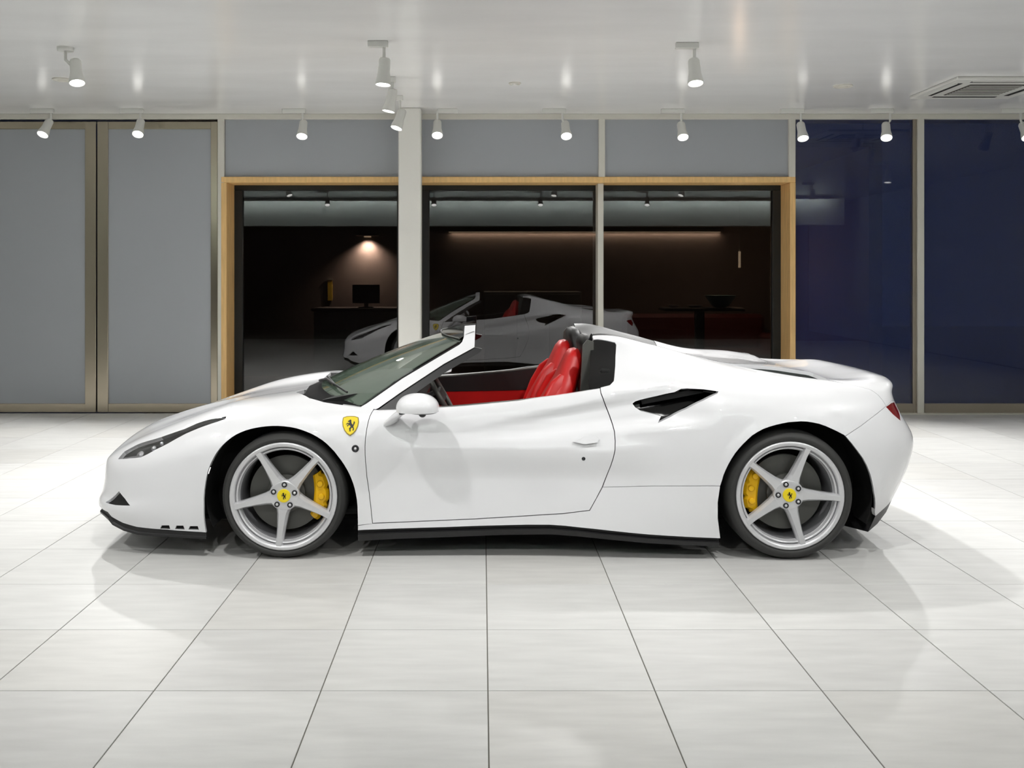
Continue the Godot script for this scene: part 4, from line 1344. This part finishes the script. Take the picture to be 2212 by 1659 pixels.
func back_wall() -> void:
	var z := WALL_Z
	# double metal door with frosted panels
	var d := struct_node("door_1", "tall double door with frosted grey panels in brushed steel frames", "door")
	for leaf in [[-1.50, px(207.0), "a"], [px(209.5), px(470.0), "b"]]:
		var xa: float = leaf[0] if leaf[2] == "b" else px(-60.0)
		var xb: float = leaf[1]
		var fr := 0.118
		var n := Node3D.new()
		n.name = "door_leaf"
		d.add_child(n, true)
		bar(n, "stile", M.steel, xa, xa + fr, 0.012, 3.12, z, z - 0.05)
		bar(n, "stile", M.steel, xb - (fr if leaf[2] == "a" else 0.075), xb, 0.012, 3.12, z, z - 0.05)
		bar(n, "rail", M.steel, xa + fr, xb - 0.07, 3.04, 3.12, z - 0.002, z - 0.05)
		bar(n, "rail", M.steel, xa + fr, xb - 0.07, 0.012, 0.105, z - 0.002, z - 0.05)
		bar(n, "panel", M.frosted, xa + fr * 0.9, xb - 0.06, 0.09, 3.05, z - 0.016, z - 0.045)
	# the wall beyond the door, out to the corner
	var w := MB.new()
	w.box(Vector3(-7.5, 0.0, z - 0.12), Vector3(px(-62.0), 3.145, z - 0.005), 0.004)
	struct("wall_back", w, M.wall_white, "white end of the glass wall beside the metal door", "wall")
	# mullions of the upper band
	for q in [[477.5, 14.0, "trim_3", "cream mullion between metal door and frosted panels"], [1300.0, 14.0, "trim_4", "slim cream mullion between two frosted panels"], [1711.0, 14.0, "trim_5", "cream mullion between frosted panel and blue glass"]]:
		var mm := MB.new()
		var lo := 0.0 if q[0] < 500.0 else wy(383.0)
		mm.box(Vector3(px(q[0] - q[1] / 2), lo, z - 0.08), Vector3(px(q[0] + q[1] / 2), 3.15, z + 0.012), 0.004)
		struct(q[2], mm, M.trim_white, q[3], "mullion")
	# frosted upper panels
	var k := 2
	for q in [[485.0, 888.0, "frosted grey glass panel between the metal door and the white pillar"], [888.0, 1293.0, "frosted grey glass panel between the white pillar and the slim mullion"], [1307.0, 1704.0, "frosted grey glass panel beside the blue glass"]]:
		var n := struct_node("window_%d" % k, q[2], "window")
		bar(n, "pane", M.frosted, px(q[0]), px(q[1]), wy(384.0), 3.15, z - 0.03, z - 0.045, 0.002)
		bar(n, "bottom_rail", M.bronze_trim, px(q[0]), px(q[1]), wy(388.0), wy(381.0), z - 0.02, z - 0.06, 0.003)
		k += 1
	# wide window in a deep maple frame
	var win := struct_node("window_1", "wide window in a deep maple frame showing a dark lounge and the mirrored car", "window")
	var fx0 := px(478.0)
	var fx1 := px(1718.0)
	var ft := wy(382.0)
	var zf := z + 0.015
	var zb := z - 0.42
	var t := 0.060
	bar(win, "frame_top", M.maple, fx0, fx1, ft - 0.062, ft, zf, zb, 0.005)
	bar(win, "frame_side", M.maple, fx0, fx0 + t, 0.0, ft - 0.062, zf, zb, 0.005)
	bar(win, "frame_side", M.maple, fx1 - t, fx1, 0.0, ft - 0.062, zf, zb, 0.005)
	bar(win, "frame_bottom", M.maple, fx0 + t, fx1 - t, 0.0, 0.06, zf, zb, 0.005)
	var gx0 := fx0 + t
	var gx1 := fx1 - t
	var gt := ft - 0.062
	var gz := z - 0.34
	bar(win, "sash_top", M.frame_black, gx0, gx1, gt - 0.055, gt, gz + 0.03, gz - 0.05)
	bar(win, "sash_bottom", M.frame_black, gx0, gx1, 0.06, 0.16, gz + 0.03, gz - 0.05)
	bar(win, "sash_side", M.frame_black, gx0, gx0 + 0.09, 0.16, gt - 0.055, gz + 0.03, gz - 0.05)
	bar(win, "sash_side", M.frame_black, gx1 - 0.09, gx1, 0.16, gt - 0.055, gz + 0.03, gz - 0.05)
	bar(win, "sash_post", M.frame_black, px(852.0), px(924.0), 0.16, gt - 0.055, gz + 0.03, gz - 0.05)
	bar(win, "mullion", M.trim_white, px(1300.0) - 0.031, px(1300.0) + 0.031, 0.06, gt, gz + 0.24, gz + 0.035, 0.004)
	for q in [[gx0 + 0.08, px(856.0)], [px(920.0), px(1300.0)], [px(1300.0), gx1 - 0.08]]:
		for s in 2:
			bar(win, "pane", M.window_glass, q[0], q[1], 0.15, gt - 0.05, gz - 0.004 - s * 0.012, gz - 0.009 - s * 0.012, 0.0)
	# blue night windows
	var wn := 5
	for q in [[1720.0, 1973.0, "dark blue window pane between the wooden frame and the double mullion"], [2000.0, 2330.0, "dark blue window pane beyond the double mullion"], [2356.0, 2560.0, "dark blue window pane at the far corner of the hall"]]:
		var n := struct_node("window_%d" % wn, q[2], "window")
		bar(n, "pane", M.blue_glass, px(q[0] - 4.0), px(q[1] + 4.0), wy(876.0), 3.16, z - 0.03, z - 0.042, 0.0)
		bar(n, "sill", M.bronze_trim, px(q[0] - 2.0), px(q[1] + 14.0), wy(892.0), wy(872.0), z - 0.01, z - 0.09)
		bar(n, "mullion", M.trim_white, px(q[1] + 8.0), px(q[1] + 22.0), wy(893.0), 3.15, z + 0.02, z - 0.09)
		bar(n, "mullion", M.bronze_trim, px(q[1]), px(q[1] + 7.5), wy(893.0), 3.15, z - 0.004, z - 0.09)
		wn += 1
	var kerb := MB.new()
	kerb.box(Vector3(px(1720.0), 0.0, z - 0.12), Vector3(8.5, wy(892.0), z + 0.09), 0.008)
	struct("baseboard_back", kerb, M.trim_white, "pale plinth under the blue windows", "plinth")
	# pillar standing before the window
	var p := thing("pillar", "square white pillar standing in front of the wide window", "pillar", Vector3(-0.748, 0, -10.12))
	var pm := MB.new()
	pm.box(Vector3(-0.115, 0, -0.12), Vector3(0.115, CEIL, 0.10), 0.012)
	part("shaft", pm, M.pillar_white, p)
	# night ground outside
	w = MB.new()
	w.box(Vector3(px(1725.0), -0.3, -30.0), Vector3(22.0, -0.13, z - 0.13), 0.001)
	struct("ground_outside", w, M.paving, "grey paving outside the blue windows", "ground")


func lounge() -> void:
	var zb := -14.2
	var x0 := -3.6
	var x1 := 4.3
	var m := MB.new()
	m.box(Vector3(x0, -0.004, zb - 0.15), Vector3(x1, 2.9, zb), 0.002)
	struct("wall_lounge_back", m, M.lounge_brown, "brown rear wall of the dark lounge", "wall")
	m = MB.new()
	m.box(Vector3(x0 - 0.15, -0.004, zb - 0.15), Vector3(x0, 2.9, WALL_Z - 0.43), 0.002)
	struct("wall_lounge_left", m, M.lounge_dark, "brown-grey side wall of the lounge", "wall")
	m = MB.new()
	m.box(Vector3(x1, -0.004, zb - 0.15), Vector3(x1 + 0.15, 2.9, WALL_Z - 0.43), 0.002)
	struct("wall_lounge_right", m, M.lounge_dark, "brown-grey side wall of the lounge opposite", "wall")
	m = MB.new()
	m.box(Vector3(x0 - 0.15, 2.9, zb - 0.15), Vector3(x1 + 0.15, 3.0, WALL_Z - 0.43), 0.002)
	struct("ceiling_lounge", m, M.lounge_dark, "brown-grey ceiling of the lounge", "ceiling")
	m = MB.new()
	m.box(Vector3(x0, -0.004, zb), Vector3(x1, 0.0, WALL_Z - 0.45), 0.001)
	struct("floor_lounge", m, M.lounge_dark, "brown-grey floor of the lounge", "floor")
	var s := 150.0   # survey marks per metre at the rear of the lounge
	var wl := thing("wall_lamp", "small glowing lamp on the brown lounge wall", "lamp", Vector3((795.0 - 1042.0) / 148.5, 2.04, zb))
	var sh := MB.new()
	sh.box(Vector3(-0.16, 0.0, 0.0), Vector3(0.16, 0.03, 0.14), 0.006)
	part("shade", sh, M.lounge_dark, wl)
	var bulb := MB.new()
	bulb.box(Vector3(-0.05, -0.022, 0.03), Vector3(0.05, -0.002, 0.10), 0.006)
	part("lamp_bulb", bulb, M.warm_glow, wl)
	var l := SpotLight3D.new()
	l.name = "glow"
	wl.add_child(l)
	l.position = Vector3(0, -0.04, 0.10)
	l.rotation_degrees = Vector3(-78, 0, 0)
	l.light_color = Color(1.0, 0.90, 0.83)
	l.light_energy = 3.6
	l.light_size = 0.03
	l.spot_angle = 62.0
	l.spot_angle_attenuation = 1.0
	l.spot_range = 12.0
	l.spot_attenuation = 2.0
	l.shadow_enabled = true
	var ct := thing("reception_counter", "grey reception counter under the wall lamp, seen through the window", "counter", Vector3(-1.75, 0, -13.6))
	bar(ct, "body", M.lounge_grey, -0.55, 0.75, 0.0, 0.98, -0.3, 0.3, 0.01)
	bar(ct, "top", M.lounge_dark, -0.58, 0.78, 0.98, 1.02, -0.33, 0.33, 0.006)
	var mo := thing("monitor", "black monitor standing on the reception counter", "monitor", Vector3(-1.62, 1.02, -13.6))
	bar(mo, "screen", M.screen_black, -0.19, 0.19, 0.06, 0.32, -0.015, 0.015, 0.006)
	bar(mo, "stand", M.screen_black, -0.03, 0.03, 0.01, 0.10, -0.03, -0.015)
	bar(mo, "foot", M.screen_black, -0.10, 0.10, 0.0, 0.012, -0.07, 0.06)
	var bn := thing("wall_banner", "narrow yellow strip hanging on the lounge wall", "banner", Vector3((713.0 - 1042.0) / 148.5, 1.10, zb))
	bar(bn, "strip", M.banner_yellow, -0.035, 0.035, 0.0, 0.30, 0.003, 0.015, 0.003)
	bar(bn, "rod", M.lounge_grey, -0.045, 0.045, 0.30, 0.315, 0.003, 0.02, 0.002)
	var sb := thing("sideboard", "long low grey sideboard against the lounge wall", "sideboard", Vector3(0.68, 0, -13.85))
	bar(sb, "body", M.lounge_grey, -0.66, 0.70, 0.06, 1.24, -0.3, 0.28, 0.008)
	bar(sb, "plinth", M.lounge_dark, -0.62, 0.66, 0.0, 0.06, -0.28, 0.22)
	for k in 3:
		bar(sb, "door", M.lounge_grey, -0.65 + 0.45 * k, -0.215 + 0.45 * k, 0.08, 1.21, 0.28, 0.30, 0.004)
	var cv := thing("cove_light", "dim warm strip light along the lounge wall", "light", Vector3(0, 2.10, zb))
	bar(cv, "ledge", M.lounge_dark, (965.0 - 1042.0) / 148.5, (1560.0 - 1042.0) / 148.5, 0.0, 0.03, 0.0, 0.12)
	bar(cv, "strip_lamp", M.warm_glow, (970.0 - 1042.0) / 148.5, (1555.0 - 1042.0) / 148.5, -0.008, 0.0, 0.02, 0.05, 0.001)
	var al := AreaLight3D.new()
	al.name = "strip_light"
	cv.add_child(al)
	al.position = Vector3(1.5, -0.012, 0.035)
	al.rotation.x = -PI / 2
	al.area_size = Vector2(3.9, 0.03)
	al.light_energy = 1.3
	al.light_color = Color(1.0, 0.90, 0.80)
	al.area_range = 12.0
	al.area_attenuation = 2.0
	al.shadow_enabled = true
	var pd := thing("pendant_lamp", "slim pendant lamp hanging on a rod in the lounge", "lamp", Vector3(3.32, 2.9, -12.6))
	var rod := MB.new()
	rod.tube([Vector3(0, 0, 0), Vector3(0, -1.12, 0)], 0.004, 8)
	part("rod", rod, M.lounge_grey, pd)
	var tubem := MB.new()
	tubem.tube([Vector3(0, -1.12, 0), Vector3(0, -1.33, 0)], 0.016, 12)
	part("lamp_tube", tubem, M.warm_glow, pd)
	var ol := OmniLight3D.new()
	ol.name = "tube_light"
	pd.add_child(ol)
	ol.position = Vector3(0, -1.225, 0)
	ol.light_energy = 0.35
	ol.light_color = Color(1.0, 0.85, 0.7)
	ol.light_size = 0.02
	ol.omni_range = 12.0
	ol.omni_attenuation = 2.0
	ol.shadow_enabled = true
	var so := thing("lounge_sofa", "dark red lounge sofa behind the window", "sofa", Vector3(3.0, 0, -13.6))
	bar(so, "seat", M.sofa_red, -1.0, 1.0, 0.12, 0.45, -0.4, 0.4, 0.05)
	bar(so, "backrest", M.sofa_red, -1.0, 1.0, 0.42, 0.92, -0.42, -0.2, 0.05)
	for q in [-1.0, 1.0]:
		bar(so, "armrest", M.sofa_red, q * 1.0 - 0.1, q * 1.0 + 0.1, 0.12, 0.66, -0.4, 0.4, 0.05)
		bar(so, "leg", M.lounge_dark, q * 0.9 - 0.03, q * 0.9 + 0.03, 0.0, 0.13, -0.03, 0.03)
	var tb := thing("side_table", "dark lounge table with pale dishes on it", "table", Vector3(2.75, 0, -12.5))
	bar(tb, "table_top", M.lounge_dark, -0.45, 0.55, 1.02, 1.06, -0.25, 0.25, 0.01)
	bar(tb, "table_post", M.lounge_dark, -0.03, 0.09, 0.02, 1.03, -0.04, 0.04, 0.01)
	bar(tb, "table_foot", M.lounge_dark, -0.25, 0.31, 0.0, 0.025, -0.2, 0.2, 0.01)
	for q in [[2.45, "small white dish at the end of the lounge table", 0.07], [2.72, "wider white dish in the middle of the lounge table", 0.10]]:
		var di := thing("dish", q[1], "dish", Vector3(q[0], 1.06, -12.5), "white dishes on the lounge table")
		var dm := MB.new()
		dm.lathe([Vector2(0.0, 0.004), Vector2(q[2] * 0.5, 0.004), Vector2(q[2], 0.028), Vector2(q[2] + 0.004, 0.03), Vector2(q[2] * 0.55, 0.0), Vector2(0.0, 0.0)], 28)
		for k in dm.v.size():
			dm.v[k] = Vector3(dm.v[k].x, dm.v[k].z, -dm.v[k].y)
			dm.n[k] = Vector3(dm.n[k].x, dm.n[k].z, -dm.n[k].y)
		part("bowl", dm, M.china, di)
	var ch := thing("bowl", "deep pale teal bowl standing on the lounge table", "bowl", Vector3(3.05, 1.06, -12.5))
	var bm := MB.new()
	bm.lathe([Vector2(0.0, 0.03), Vector2(0.10, 0.05), Vector2(0.19, 0.15), Vector2(0.20, 0.155), Vector2(0.115, 0.03), Vector2(0.06, 0.0), Vector2(0.0, 0.0)], 32)
	for k in bm.v.size():
		bm.v[k] = Vector3(bm.v[k].x, bm.v[k].z, -bm.v[k].y)
		bm.n[k] = Vector3(bm.n[k].x, bm.n[k].z, -bm.n[k].y)
	part("bowl_body", bm, M.teal, ch)


func fittings() -> void:
	# four-way ceiling cassette
	var ac := thing("air_conditioner", "square white ceiling air conditioner with a grey grille", "air conditioner", Vector3(4.575, CEIL, -8.90))
	bar(ac, "panel", M.lamp_white, -0.475, 0.475, -0.028, 0.0, -0.475, 0.475, 0.01)
	bar(ac, "grille", M.grille_grey, -0.25, 0.25, -0.034, -0.028, -0.25, 0.25, 0.004)
	for k in 9:
		bar(ac, "grille_slat", M.lamp_white, -0.24, 0.24, -0.038, -0.034, -0.212 + 0.053 * k - 0.004, -0.212 + 0.053 * k + 0.004, 0.001)
	for q in 4:
		var b := Basis(Vector3.UP, PI / 2 * q)
		for s in [[-0.30, 0.30, 0.34, 0.385, "outlet", M.slot_dark, -0.030], [-0.30, 0.30, 0.385, 0.41, "louvre", M.lamp_white, -0.034]]:
			var mb := MB.new()
			mb.box(Vector3(s[0], s[6], s[2]), Vector3(s[1], -0.027, s[3]), 0.002)
			for k in mb.v.size():
				mb.v[k] = b * mb.v[k]
				mb.n[k] = b * mb.n[k]
			part(s[4], mb, s[5], ac)
	for q in [[0.29, -8.72, 0.055, "small round ceiling sensor over the middle of the car", "ceiling_sensor"], [3.27, -8.85, 0.085, "flat round ceiling cover near the air conditioner", "ceiling_cover"], [-3.68, -8.55, 0.085, "flat round ceiling cover above the metal door", "ceiling_cover"], [-5.0, -9.6, 0.22, "wide round ceiling cover at the hall's corner", "ceiling_cover"]]:
		var t := thing(q[4], q[3], "ceiling fitting", Vector3(q[0], CEIL, q[1]))
		var m := MB.new()
		m.lathe([Vector2(q[2], 0.0), Vector2(q[2], 0.010), Vector2(q[2] * 0.86, 0.014), Vector2(q[2] * 0.82, 0.011), Vector2(0.0, 0.011)], 32, 0, TAU, true)
		var n := MB.new()
		n.lathe([Vector2(q[2] * 0.5, 0.011), Vector2(q[2] * 0.45, 0.020), Vector2(0.0, 0.022)], 24)
		for w in [m, n]:
			for k in w.v.size():
				w.v[k] = Vector3(w.v[k].x, -w.v[k].z, w.v[k].y)
				w.n[k] = Vector3(w.n[k].x, -w.n[k].z, w.n[k].y)
		part("ring", m, M.trim_white, t)
		part("dome", n, M.lamp_white if q[2] < 0.06 else M.trim_white, t)


const E_BACK := 4.6
const E_MID := 2.7
const E_FRONT := 2.1
const E_FAR := 1.35
const E_WASH := 1.8


func _ready() -> void:
	rng.seed = 20240
	var cam := Camera3D.new()
	cam.name = "camera"
	cam.position = Vector3(0, 1.5, 0)
	cam.projection = Camera3D.PROJECTION_FRUSTUM
	cam.near = 0.05
	cam.far = 100.0
	cam.size = 1659.0 / 2108.0 * 0.05
	cam.frustum_offset = Vector2(64.0, -239.5) / 2108.0 * 0.05
	add_child(cam)
	cam.current = true
	var env := Environment.new()
	env.background_mode = Environment.BG_COLOR
	env.background_color = Color(0.10, 0.13, 0.25)
	env.background_energy_multiplier = 0.6
	env.tonemap_mode = Environment.TONE_MAPPER_LINEAR
	env.tonemap_exposure = 1.22
	env.sdfgi_enabled = true
	env.ssao_enabled = true
	env.ssil_enabled = true
	var we := WorldEnvironment.new()
	we.environment = env
	add_child(we)
	materials()
	room()
	build_car()
	spotlights()
